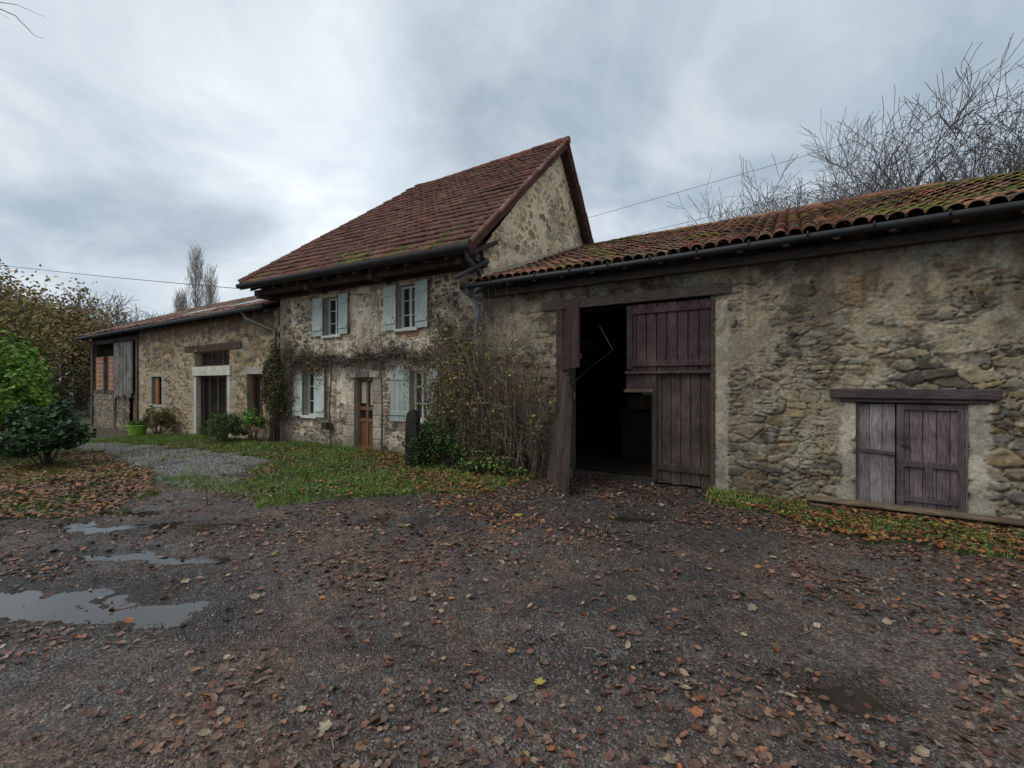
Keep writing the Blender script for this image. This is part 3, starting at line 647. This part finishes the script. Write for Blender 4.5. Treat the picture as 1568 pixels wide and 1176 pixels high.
P=np.stack([x,y,gz(x,y)+.003],1); cc=pal[rs.randint(0,len(pal),n)]*(.5+.8*rs.rand(n))[:,None]
flakes('leaf_litter',P,rs.uniform(.008,.026,n),cc,M_fall,DT,DF,.35,rs)
n=34; x=rs.uniform(-4.5,2.8,n);y=rs.uniform(-6.5,-2.0,n)
P=np.stack([x,y,gz(x,y)+.02],1); cy=np.array([(.36,.29,.07),(.32,.27,.14),(.20,.22,.06),(.33,.18,.07),(.33,.27,.17),(.28,.2,.12)])[rs.randint(0,6,n)]*(.7+.4*rs.rand(n))[:,None]
flakes('fallen_leaves',P,rs.uniform(.06,.10,n),cy,M_fall,MT,MF,.2,rs)
b=B()
for i in range(110):
    x=random.uniform(-5,3);y=random.uniform(-6.4,-1.5);a=random.random()*6.28;l=random.uniform(.05,.22); z=float(gz(x,y))+.008
    b.tube([(x,y,z),(x+math.cos(a)*l*.5,y+math.sin(a)*l*.5,z+.006),(x+math.cos(a+.3)*l,y+math.sin(a+.3)*l,z)],.003,random.choice([(.12,.09,.06),(.06,.045,.035),(.25,.2,.14)]),4)
b.done('fallen_twigs',M_bark)
OT=np.array([(1,0,0),(0,1,0),(-1,0,0),(0,-1,0),(0,0,.7),(0,0,-.5)],float)*.5; OF=np.array([(0,1,4),(1,2,4),(2,3,4),(3,0,4)])
x,y=scat(110000,-7.5,4,-7.0,-1.2,lambda x,y:np.clip(1.7/(np.hypot(x,y+7.65)),0,1)*(.35+.9*sst(.4,.6,fbm(x*2,y*2,3,3)))*(1-sst(.3,.6,pudm(x,y))))
A,Bm,C,D,far=masks(x,y);k=~(A|Bm|C);x=x[k];y=y[k];n=len(x)
P=np.stack([x,y,gz(x,y)+.001],1); g=rs.uniform(.045,.16,n); g=np.where(rs.rand(n)<.04,g*2.0,g)
flakes('driveway_pebbles',P,rs.uniform(.006,.022,n),np.stack([g,g*.88,g*.80],1),M_pebble,OT,OF,.2,rs)
x,y=scat(30000,-16,-7,-5,-1.5,lambda x,y:masks(x,y)[3]*1.0*sst(.35,.55,fbm(x*3,y*3,5,5)));n=len(x)
P=np.stack([x,y,gz(x,y)+.002],1);g=rs.uniform(.10,.32,n)
flakes('gravel_path',P,rs.uniform(.015,.035,n),np.stack([g,g*.97,g*.93],1),M_pebble,OT,OF,.2,rs)
# grass
def gdens(x,y):
    A,Bm,C,D,far=masks(x,y)
    p=.3+1.3*sst(.38,.6,fbm(x*1.6,y*1.6,4,4))
    mid=np.exp(-((y+3.9-.15*(x+8))/.35)**2)*(x<-6.5)*(x>-9.5)*.5
    return np.clip(np.where(A,.9,np.where(Bm,.42,np.where(C,.22,np.where(D,.05,.0))))*p+np.exp(-((y+.1)/.15)**2)*.3+mid,0,1)
x,y=scat(330000,-20,5.5,-7,-.03,gdens)
k=~((x>-3.5)&(x<-1.1)&(y>-1.2))&~((x>.2)&(x<3.4)&(y>-.45)); x=x[k];y=y[k]
n=len(x);z=gz(x,y);hgt=rs.uniform(.03,.10,n)*(.6+.9*fbm(x*2,y*2,9,3)); an=rs.rand(n)*2*math.pi; wd=rs.uniform(.004,.010,n)
ln=rs.uniform(.2,.9,n)*hgt; la=rs.rand(n)*6.28
V=np.stack([np.stack([x-np.cos(an)*wd,y-np.sin(an)*wd,z],1),np.stack([x+np.cos(an)*wd,y+np.sin(an)*wd,z],1),np.stack([x+np.cos(la)*ln,y+np.sin(la)*ln,z+hgt],1)],1).reshape(-1,3)
gp=np.array([(.15,.25,.045),(.11,.19,.035),(.20,.30,.055),(.16,.20,.055),(.24,.25,.09)])[rs.randint(0,5,n)]*(.75+.5*rs.rand(n))[:,None]
mk('grass',V,np.arange(3*n).reshape(-1,3),M_grass,np.repeat(gp,3,0))
def wdens(x,y):
    A,Bm,C,D,far=masks(x,y)
    return np.clip((A*1.0+Bm*.8)*sst(.45,.62,fbm(x*2.2,y*2.2,14,4))+np.exp(-((y+.12)/.14)**2)*.5*(A|Bm),0,1)
x,y=scat(60000,-14,5,-4.3,-.05,wdens); k=~((x>.2)&(x<3.4)&(y>-.4)); x=x[k];y=y[k]; n=len(x)
P=np.stack([x,y,gz(x,y)+rs.uniform(.01,.09,n)],1)
wc=np.array([(.10,.19,.035),(.065,.14,.025),(.15,.24,.05),(.12,.15,.045)])[rs.randint(0,4,n)]*(.7+.6*rs.rand(n))[:,None]
flakes('weeds',P,rs.uniform(.02,.05,n),wc,M_leaf,LT,LF,.6,rs)
# ================================================================ PLANTS
def bush(name,c,r,n,ls,pal,seed,clumps=26,stems=12):
    rs=np.random.RandomState(seed); c=np.array(c,float); r=np.array(r,float)
    par=empty(name)
    d=rs.normal(size=(clumps,3)); d/=np.linalg.norm(d,axis=1)[:,None]; d[:,2]=np.abs(d[:,2])-.15*(rs.rand(clumps)<.4)
    cen=d*rs.uniform(.5,.85,clumps)[:,None]
    ci=rs.randint(0,clumps,n); dd=rs.normal(size=(n,3)); dd/=np.linalg.norm(dd,axis=1)[:,None]
    rad=rs.uniform(.12,.36,clumps)[ci]*(rs.rand(n)**.4)
    P=(cen[ci]+dd*rad[:,None])*r+c+np.array((0,0,r[2]*.12))
    P[:,2]=np.maximum(P[:,2],gz(P[:,0],P[:,1])+.02)
    P[:,1]=np.where(P[:,0]>-29,np.minimum(P[:,1],-.05),P[:,1])
    pal=np.array(pal); cc=pal[rs.randint(0,len(pal),n)]*(.6+.8*rs.rand(clumps))[ci][:,None]*(.8+.4*rs.rand(n))[:,None]
    flakes('foliage',P,rs.uniform(.7,1.3,n)*ls,cc,M_leaf,LT,LF,9,rs,par,nrm=dd)
    b=B()
    g=float(gz(c[0],c[1]))
    for i in range(stems):
        e=c+cen[i%clumps]*r; m_=(np.array((c[0],c[1],g))+e)/2+rs.normal(0,.05,3)
        b.tube([(c[0]+rs.normal(0,.08),c[1]+rs.normal(0,.08),g-.05),m_,e],[.02,.014,.005],(.09,.07,.05),4)
    b.done('stems',M_bark,par); return par
bush('boxwood_bush',(-14.6,-.85,.15),(.95,.6,.66),9000,.045,[(.05,.09,.025),(.07,.12,.03),(.035,.065,.02),(.10,.145,.035)],1,60)
bush('rhododendron_bush',(-13.3,-4.9,.35),(.98,.75,.85),9000,.09,[(.03,.065,.022),(.045,.09,.03),(.065,.115,.045),(.022,.045,.016)],2,70)
bush('laurel_bush',(-16.2,-5.3,1.0),(1.7,1.2,1.75),14000,.095,[(.16,.30,.045),(.21,.37,.055),(.11,.22,.035),(.26,.36,.07)],3,80)
bush('hedge_shrub',(-18.5,-5.0,.6),(1.6,1.0,1.2),9000,.09,[(.10,.15,.045),(.14,.19,.05),(.09,.11,.035)],4,50)
bush('hydrangea_bush',(-20.2,-.55,.1),(.8,.45,.8),2500,.07,[(.15,.15,.05),(.20,.15,.07),(.10,.10,.03)],6,30)
bush('flowering_shrub',(-13.75,-.4,.35),(.5,.3,.7),1500,.06,[(.12,.24,.04),(.17,.30,.05),(.09,.16,.03)],16,24)
pp=empty('planter_pot'); b=B(); zz=float(gz(-21.3,-.8))
b.tube([(-21.3,-.8,zz),(-21.3,-.8,zz+.32),(-21.3,-.8,zz+.36)],[.24,.33,.36],(.25,.42,.06),16); b.tube([(-21.3,-.8,zz+.36),(-21.3,-.8,zz+.37)],[.36,.34],(.3,.5,.08),16)
b.done('pot',M_paint,pp)
P=np.array((-21.3,-.8,zz+.42))+rs.normal(0,.14,(500,3))*(1,1,.5); flakes('plant_leaves',P,rs.uniform(.05,.1,500),np.tile((.1,.2,.04),(500,1)),M_leaf,LT,LF,9,rs,pp)
cs=empty('climbing_rose'); b=B(); lp=[];lc=[]
rr=random.Random(4)
for i in range(560):
    bx=rr.gauss(-5.25,.78); bx=min(max(bx,-6.35),-3.85); by=rr.uniform(-.75,-.12)
    h=rr.uniform(1.0,3.1) if rr.random()<.85 else rr.uniform(2.8,4.0)
    if bx<-6.0: h=min(h,2.6)
    if bx>-4.5: h=min(h,2.7)
    dx=rr.gauss(0,.4)+(-.1);dy=rr.gauss(-.1,.25)
    pts=[];nn=7; arch=rr.uniform(0,.6)
    for k in range(nn):
        t=k/(nn-1)
        pts.append((bx+dx*t*t+rr.gauss(0,.04),min(-.06,by+dy*t+rr.gauss(0,.03)),h*(t-arch*max(0,t-.6)*1.6)-.03))
    r0=rr.uniform(.004,.012)
    cc=rr.choice([(.13,.10,.075),(.20,.155,.12),(.12,.10,.06),(.28,.22,.17),(.17,.11,.085)])
    b.tube(pts,[r0*(1-.7*k/(nn-1)) for k in range(nn)],cc,4)
    for q in range(6):
        k=rr.randint(1,nn-1);p=pts[k]; e=(p[0]+rr.gauss(0,.2),min(-.05,p[1]+rr.gauss(-.05,.15)),p[2]+rr.gauss(.1,.18))
        b.tube([p,e],[.004,.002],cc,3)
        lim=.50 if p[0]<-5.2 else .22
        if rr.random()<lim and p[2]<3.0:
            for w in range(rr.randint(2,8)):
                f=rr.random(); lp.append([p[j]+(e[j]-p[j])*f+rr.gauss(0,.045) for j in range(3)])
                hh=p[2]
                lc.append(rr.choice([(.21,.24,.05),(.30,.29,.07),(.14,.17,.04),(.26,.17,.07),(.20,.13,.06)]) if hh>.9 else rr.choice([(.06,.10,.03),(.10,.14,.04),(.17,.15,.055),(.17,.11,.05)]))
b.done('canes',M_bark,cs); lp=np.array(lp);lc=np.array(lc); lp[:,1]=np.minimum(lp[:,1],-.05)
flakes('foliage',lp,rs.uniform(.035,.075,len(lp)),lc,M_leaf,LT,LF,9,rs,cs)
bush('ivy_mound',(-6.05,-.7,.2),(.9,.5,.85),6500,.05,[(.035,.075,.02),(.06,.11,.03),(.10,.15,.035),(.03,.05,.016)],8,60)
bush('ivy_on_wall',(-5.95,-.25,1.6),(.5,.22,.95),3200,.055,[(.17,.22,.045),(.24,.27,.055),(.11,.15,.04),(.28,.24,.07)],9,50,stems=8)
bush('weed_clump',(-4.8,-.8,.05),(.9,.4,.42),2600,.06,[(.08,.13,.035),(.12,.17,.045),(.16,.12,.06)],12,40)
bush('corner_creeper',(-12.9,-.3,1.0),(.5,.25,1.7),7000,.06,[(.10,.11,.045),(.15,.13,.06),(.06,.085,.03),(.14,.10,.06)],10,90,stems=24)
sp_=B()
sx_,sy_=-6.5,-1.05
lv=[(-.05,.17,.09,0),(.35,.165,.085,.01),(.75,.15,.08,-.01),(1.0,.145,.075,.0),(1.12,.11,.06,-.02),(1.17,.05,.04,-.03)]
vs=[];fs=[]
for (zz_,w2,d2,o2) in lv:
    for (q1,q2) in ((-1,-1),(1,-.8),(1.02,.9),(-.95,1)): vs.append((sx_+o2+q1*w2,sy_+q2*d2,zz_+.02*q1))
for i in range(len(lv)-1):
    for k in range(4): fs.append((i*4+k,i*4+(k+1)%4,i*4+4+(k+1)%4,i*4+4+k))
fs.append((20,21,22,23)); sp_.add(vs,fs,(.026,.024,.022))
sp_.done('stone_post',M_plain,bevel=.012)
P=np.stack([rs.normal(-6.35,.13,700),rs.normal(-1.1,.1,700),rs.uniform(0,.65,700)],1); flakes('post_ivy',P,rs.uniform(.04,.08,700),np.tile((.035,.065,.02),(700,1)),M_leaf,LT,LF,9,rs)
vb=B(); vp=[];vc=[]
pts=[(x,-.1-.03*math.sin(x*3),2.34+.07*math.sin(x*2.1)+.05*math.sin(x*5.3)) for x in np.linspace(-12.9,-5.8,38)]
vb.tube(pts,[.045-.02*i/38 for i in range(38)],(.10,.08,.06),5)
for k in range(5): vb.tube([(p[0]+.1,p[1]-.03-.02*k,p[2]+.04+.08*math.sin(p[0]*(3+k)+k)) for p in pts],.015,(.13-.01*k,.10,.08),4)
vb.tube([(-12.9,-.12,-.1),(-12.95,-.12,1.2),(-12.9,-.1,2.3)],[.05,.04,.03],(.10,.08,.06),6); vb.tube([(-10.45,-.1,-.1),(-10.5,-.12,1.0),(-10.42,-.1,2.3)],[.025,.02,.018],(.10,.08,.06),5)
vb.tube([(-8.5,-.1,-.1),(-8.45,-.12,1.0),(-8.52,-.1,2.3)],[.03,.022,.018],(.12,.09,.07),5); vb.tube([(-8.4,-.1,2.3),(-8.55,-.12,3.0),(-8.62,-.1,3.9)],[.012,.008,.004],(.14,.11,.085),4)
extra=[(-12.6+rr.random()*.35,-.1,rr.uniform(.6,3.2)) for _ in range(30)]+[(-12.35+rr.random()*1.6,-.1,2.2) for _ in range(14)]+[(rr.uniform(-6.7,-5.7),-.1,rr.uniform(2.2,3.6)) for _ in range(26)]
src=pts*2+extra
for i in range(2500):
    p=rr.choice(src); L_=abs(rr.gauss(.1,.28)); a=rr.choice([-1,-1,1,.4]); e=[p[0]+rr.gauss(0,.26),-.06-abs(rr.gauss(.05,.11)),p[2]+a*L_]
    inside=any(h[0]<e[0]<h[1] and h[2]<e[2]<h[3]-.15 for h in HW)
    if inside: continue
    mid=[(p[0]+e[0])/2+rr.gauss(0,.07),-.08-abs(rr.gauss(0,.09)),(p[2]+e[2])/2+rr.gauss(.05,.06)]
    vb.tube([p,mid,e],[.007,.005,.0025],rr.choice([(.14,.11,.085),(.22,.17,.13),(.08,.06,.05)]),3)
    if rr.random()<.4:
        for w in range(rr.randint(1,2)):
            vp.append([e[0]+rr.gauss(0,.03),min(-.05,e[1]),e[2]+rr.gauss(0,.03)]);vc.append(rr.choice([(.19,.15,.06),(.24,.20,.07),(.15,.17,.06),(.16,.10,.05)]))
vo_=empty('wisteria_vine'); vb.done('stems',M_bark,vo_); flakes('leaves',np.array(vp),rs.uniform(.04,.075,len(vp)),np.array(vc),M_leaf,LT,LF,9,rs,vo_)
# ================================================================ TREES
def grow(b,p,d,length,r,lev,rr,spread,up,tips,nmin,col,minr=.006):
    pts=[p];rad=[r];n=4;dd=Vector(d);q=Vector(p)
    for i in range(n):
        dd=(dd+Vector((rr.gauss(0,.17),rr.gauss(0,.17),rr.gauss(0,.13)+up*.10))).normalized()
        q=q+dd*(length/n); pts.append(q.copy()); rad.append(max(minr,r*(1-.5*(i+1)/n)))
    b.tube(pts,rad,col,6 if r>.08 else (4 if r>.03 else 3),cap=False)
    if lev==0: tips.append(q.copy()); return
    k=rr.randint(nmin,nmin+2)
    for i in range(k):
        j=rr.randint(1,n) if i<k-1 else n
        ax=dd.cross(Vector((rr.gauss(0,1),rr.gauss(0,1),rr.gauss(0,1)))).normalized()
        nd=(dd*math.cos(spread)+ax*math.sin(spread*rr.uniform(.6,1.4))+Vector((0,0,up*.25))).normalized()
        grow(b,pts[j],nd,length*rr.uniform(.60,.86),rad[j]*rr.uniform(.5,.75),lev-1,rr,spread,up,tips,nmin,col,minr)
def bare_tree(name,base,trunk,r,L0,lev,seed,spread=.6,up=.3,nmin=3,col=(.10,.085,.075),leaf=None,minr=.008):
    par=empty(name); b=B(); rr=random.Random(seed); tips=[]
    base=Vector(base); top=base+Vector((rr.gauss(0,.2),rr.gauss(0,.2),trunk))
    b.tube([base-Vector((0,0,.4)),base+Vector((0,0,trunk*.5)),top],[r*1.25,r,r*.8],col,8)
    for i in range(nmin+2):
        a=6.28*i/(nmin+2)+rr.random(); nd=Vector((math.cos(a)*math.sin(spread),math.sin(a)*math.sin(spread),math.cos(spread)))
        grow(b,base+(top-base)*rr.uniform(.7,1),nd,L0*rr.uniform(.8,1.1),r*.55,lev,rr,spread,up,tips,nmin,col,minr)
    b.done('branches',M_bark,par)
    if leaf:
        num,ls,pal,sd=leaf; rs=np.random.RandomState(seed); T=np.array([tuple(t) for t in tips])
        ci=rs.randint(0,len(T),num); P=T[ci]+rs.normal(0,sd,(num,3)); pal=np.array(pal)
        cc=pal[rs.randint(0,len(pal),num)]*(.6+.8*rs.rand(len(T)))[ci][:,None]
        flakes('foliage',P,rs.uniform(.7,1.3,num)*ls,cc,M_leaf,DT,DF,9,rs,par)
    return par
wc_=(.13,.11,.105)
bare_tree('bare_walnut_tree',(0.9,17.5,0),5.0,.3,3.5,4,3,.66,.2,4,wc_,minr=.009)
bare_tree('bare_walnut_tree',(4.4,16.5,0),5.0,.3,3.5,4,8,.70,.2,4,wc_,minr=.009)
bare_tree('bare_walnut_tree',(8.2,16.0,0),5.2,.3,3.6,4,9,.70,.2,4,wc_,minr=.009)
bare_tree('bare_tree',(-58,13,-.3),3.4,.25,3.2,4,11,.55,.2,3,(.22,.19,.17),minr=.022)
bare_tree('bare_tree',(-61,16.5,-.3),3.4,.25,3.0,4,12,.55,.2,3,(.24,.20,.175),minr=.022)
bare_tree('bare_tree',(-60,7.5,-.3),3.6,.25,3.3,4,13,.55,.2,3,(.22,.18,.16),minr=.022)
def poplar(base,h,seed,sp=1.0):
    par=empty('poplar_tree'); b=B(); rr=random.Random(seed); base=Vector(base)
    b.tube([base-Vector((0,0,.5)),base+Vector((0,0,h*.5)),base+Vector((.1,0,h))],[.30,.15,.02],(.33,.30,.28),6)
    for i in range(240):
        t=rr.uniform(.08,.97); a=rr.random()*6.28; L_=h*.13*(1-t)**.5*rr.uniform(.6,1.2)+.6
        p=base+Vector((0,0,h*t)); q=p+Vector((math.cos(a)*L_*.42*sp,math.sin(a)*L_*.42*sp,L_*.8)); e=q+Vector((math.cos(a)*L_*.15,math.sin(a)*L_*.15,L_*.8))
        b.tube([p,q,e],[.032,.02,.012],(.36,.33,.30),3,cap=False)
        for k in range(4):
            s=p.lerp(e,rr.uniform(.3,1)); a2=rr.random()*6.28; b.tube([s,s+Vector((math.cos(a2)*.35,math.sin(a2)*.35,.9))],[.016,.010],(.38,.34,.31),3,cap=False)
    b.done('branches',M_bark,par)
poplar((-68,20.5,-.4),19.5,3); poplar((-69,22.8,-.4),17.5,4); poplar((-67,18.5,-.4),13,5)
oak=[(.24,.19,.07),(.32,.21,.085),(.18,.165,.06),(.38,.22,.10),(.16,.125,.055)]
bare_tree('oak_tree',(-50,-.5,-.5),4.0,.4,3.2,3,21,.62,.15,3,(.11,.09,.075),leaf=(15000,.26,oak,.65),minr=.02)
bare_tree('oak_tree',(-48,4.2,-.5),3.0,.35,2.8,3,22,.65,.15,3,(.11,.09,.075),leaf=(11000,.25,oak,.5),minr=.02)
bare_tree('oak_tree',(-40,-3.0,-.5),2.4,.3,2.4,3,23,.65,.1,3,(.09,.075,.06),leaf=(12000,.22,[(.24,.20,.065),(.30,.22,.08),(.17,.16,.055)],.55),minr=.02)
bare_tree('oak_tree',(-62,-6,-.5),6.0,.45,4.0,3,24,.62,.15,3,(.11,.09,.075),leaf=(14000,.32,[(.38,.17,.08),(.30,.18,.08),(.24,.15,.07)],.85),minr=.02)
def mass(name,pts,h,n,ls,pal,seed):
    rs=np.random.RandomState(seed); pts=np.array(pts,float); k=len(pts); ci=rs.randint(0,k,n)
    d=rs.normal(size=(n,3)); d/=np.linalg.norm(d,axis=1)[:,None]
    hh=rs.uniform(.6,1.1,k)*h; r=hh*.42
    P=np.stack([pts[ci,0],pts[ci,1],hh[ci]*.5],1)+d*(r[ci]*(rs.rand(n)**.35))[:,None]*np.array((1,1,1.2)); P+=rs.normal(0,.3,(n,3)); P[:,2]=np.maximum(P[:,2],-.3)
    pal=np.array(pal);cc=pal[rs.randint(0,len(pal),n)]*(.5+rs.rand(k))[ci][:,None]
    flakes(name,P,rs.uniform(.7,1.4,n)*ls,cc,M_leaf,DT,DF,9,rs)
pts=[(-60-random.uniform(0,18),-30+i*2.0) for i in range(26)]
mass('distant_trees',pts,8.5,34000,.42,[(.19,.155,.075),(.26,.17,.085),(.16,.145,.075),(.33,.18,.10)],2)
pts=[(-36-random.uniform(0,8),-9+i*1.1) for i in range(11)]
mass('woodland_undergrowth',pts,3.2,14000,.2,[(.10,.105,.045),(.14,.13,.055),(.085,.095,.04),(.17,.12,.06)],3)
pts=[(-55+i*7,45+random.uniform(-4,10)) for i in range(24)]
mass('distant_trees',pts,6,14000,.5,[(.09,.085,.045),(.12,.10,.05)],6)
ot=B(); 
ot.tube([(-11.0,-9.0,-.3),(-11.1,-8.9,3),(-11.0,-8.6,6),(-10.9,-8.3,8.5)],[.28,.22,.15,.08],(.10,.085,.075),8)
ot.tube([(-11.0,-8.6,5.6),(-10.3,-7.6,6.6),(-9.5,-6.6,7.0),(-9.0,-6.1,6.75)],[.05,.03,.012,.005],(.10,.085,.075),5)
for (p,e) in (((-9.5,-6.6,7.0),(-8.7,-6.2,6.5)),((-9.2,-6.3,6.9),(-8.6,-5.9,6.7)),((-9.9,-7.1,6.8),(-9.2,-6.3,6.1)),((-9.0,-6.1,6.75),(-8.6,-5.9,6.4))):
    m_=[(p[i]+e[i])/2+random.gauss(0,.05) for i in range(3)]; ot.tube([p,m_,e],[.006,.004,.002],(.12,.10,.09),3)
rrr=random.Random(2); tp=[]
for i in range(5): grow(ot,Vector((-11,-8.6,6+.5*i)),Vector((rrr.gauss(-.3,.5),rrr.gauss(-.3,.5),.7)).normalized(),2.0,.05,2,rrr,.6,.2,tp,2,(.10,.085,.075))
ot.done('bare_ash_tree',M_bark)
# ================================================================ WIRES
def wire(p,q,sag,r=.007):
    b=B();p=np.array(p,float);q=np.array(q,float)
    b.tube([p+(q-p)*t-np.array((0,0,sag*4*t*(1-t))) for t in np.linspace(0,1,25)],r,(.05,.05,.055),4); b.done('overhead_wire',M_metal)
wire((-11,4.8,6.3),(27,16.5,14.5),.25); wire((-11,4.8,5.5),(27,16.5,12.6),.25); 
wire((-13.6,-.7,4.50),(-48,-6.0,10.2),.2,.010)
# ================================================================ LIGHT / SKY / CAMERA
w=bpy.data.worlds.new('World'); scene.world=w; w.use_nodes=True; nt=w.node_tree;N=nt.nodes;Lk=nt.links
bg=N['Background']; sky=N.new('ShaderNodeTexSky'); sky.sky_type='NISHITA'; sky.sun_disc=False
EL=math.radians(52); AZ=math.radians(215)
sky.sun_elevation=EL; sky.sun_rotation=AZ
tc=N.new('ShaderNodeTexCoord'); sx=N.new('ShaderNodeSeparateXYZ'); Lk.new(tc.outputs['Generated'],sx.inputs[0])
def M(op,a,b=None,c=None):
    n=N.new('ShaderNodeMath'); n.operation=op
    for i,q in enumerate((a,b,c)):
        if q is None: continue
        if isinstance(q,(int,float)): n.inputs[i].default_value=q
        else: Lk.new(q,n.inputs[i])
    return n.outputs[0]
zc=M('ADD',M('MAXIMUM',sx.outputs[2],0.0),.30)
cv=N.new('ShaderNodeCombineXYZ'); Lk.new(M('DIVIDE',sx.outputs[0],zc),cv.inputs[0]); Lk.new(M('DIVIDE',sx.outputs[1],zc),cv.inputs[1])
n1=N.new('ShaderNodeTexNoise'); n1.inputs['Scale'].default_value=1.7; n1.inputs['Detail'].default_value=6; n1.inputs['Roughness'].default_value=.55; n1.inputs['Distortion'].default_value=.4; Lk.new(cv.outputs[0],n1.inputs['Vector'])
cr=N.new('ShaderNodeValToRGB'); e=cr.color_ramp.elements
e[0].position=.34; e[0].color=(.35,.43,.51,1); e[1].position=.66; e[1].color=(.78,.84,.90,1)
x_=cr.color_ramp.elements.new(.5); x_.color=(.53,.62,.70,1)
Lk.new(n1.outputs[0],cr.inputs[0])
vd=N.new('ShaderNodeVectorMath'); vd.operation='DOT_PRODUCT'; vd.inputs[1].default_value=(-.737,.522,.427); 
vnm=N.new('ShaderNodeVectorMath'); vnm.operation='NORMALIZE'; Lk.new(tc.outputs['Generated'],vnm.inputs[0]); Lk.new(vnm.outputs[0],vd.inputs[0])
gl=M('MULTIPLY',M('POWER',M('MAXIMUM',vd.outputs['Value'],0.0),30.0),.30)
hz=M('MULTIPLY',M('POWER',M('SUBTRACT',1.0,M('MINIMUM',M('MAXIMUM',sx.outputs[2],0.0),1.0)),6.0),.12)
addc=N.new('ShaderNodeVectorMath'); addc.operation='ADD'; Lk.new(cr.outputs[0],addc.inputs[0])
cg=N.new('ShaderNodeCombineXYZ'); g_=M('ADD',gl,hz); 
for i in range(3): Lk.new(g_,cg.inputs[i])
Lk.new(cg.outputs[0],addc.inputs[1])
sc_=N.new('ShaderNodeVectorMath'); sc_.operation='SCALE'; sc_.inputs['Scale'].default_value=10.0; Lk.new(addc.outputs[0],sc_.inputs[0])
mx=N.new('ShaderNodeMix'); mx.data_type='RGBA'; mx.inputs[0].default_value=.93
Lk.new(sky.outputs[0],mx.inputs[6]); Lk.new(sc_.outputs[0],mx.inputs[7]); Lk.new(mx.outputs[2],bg.inputs[0]); bg.inputs[1].default_value=.1
sl=bpy.data.lights.new('sun','SUN'); sl.energy=1.5; sl.angle=math.radians(40); sl.color=(1,.96,.90)
so=bpy.data.objects.new('sun',sl); COL.objects.link(so)
dirv=Vector((math.sin(AZ)*math.cos(EL),math.cos(AZ)*math.cos(EL),math.sin(EL)))
so.rotation_euler=dirv.to_track_quat('Z','Y').to_euler()
cam=bpy.data.cameras.new('camera'); co_=bpy.data.objects.new('camera',cam); COL.objects.link(co_)
cam.sensor_width=36; cam.lens=15.6; cam.clip_start=.05; cam.clip_end=3000
co_.location=(0,-7.65,1.7); co_.rotation_euler=(math.radians(90),0,math.radians(32)); scene.camera=co_
scene.view_settings.view_transform='Standard'; scene.view_settings.look='None'; scene.view_settings.exposure=0
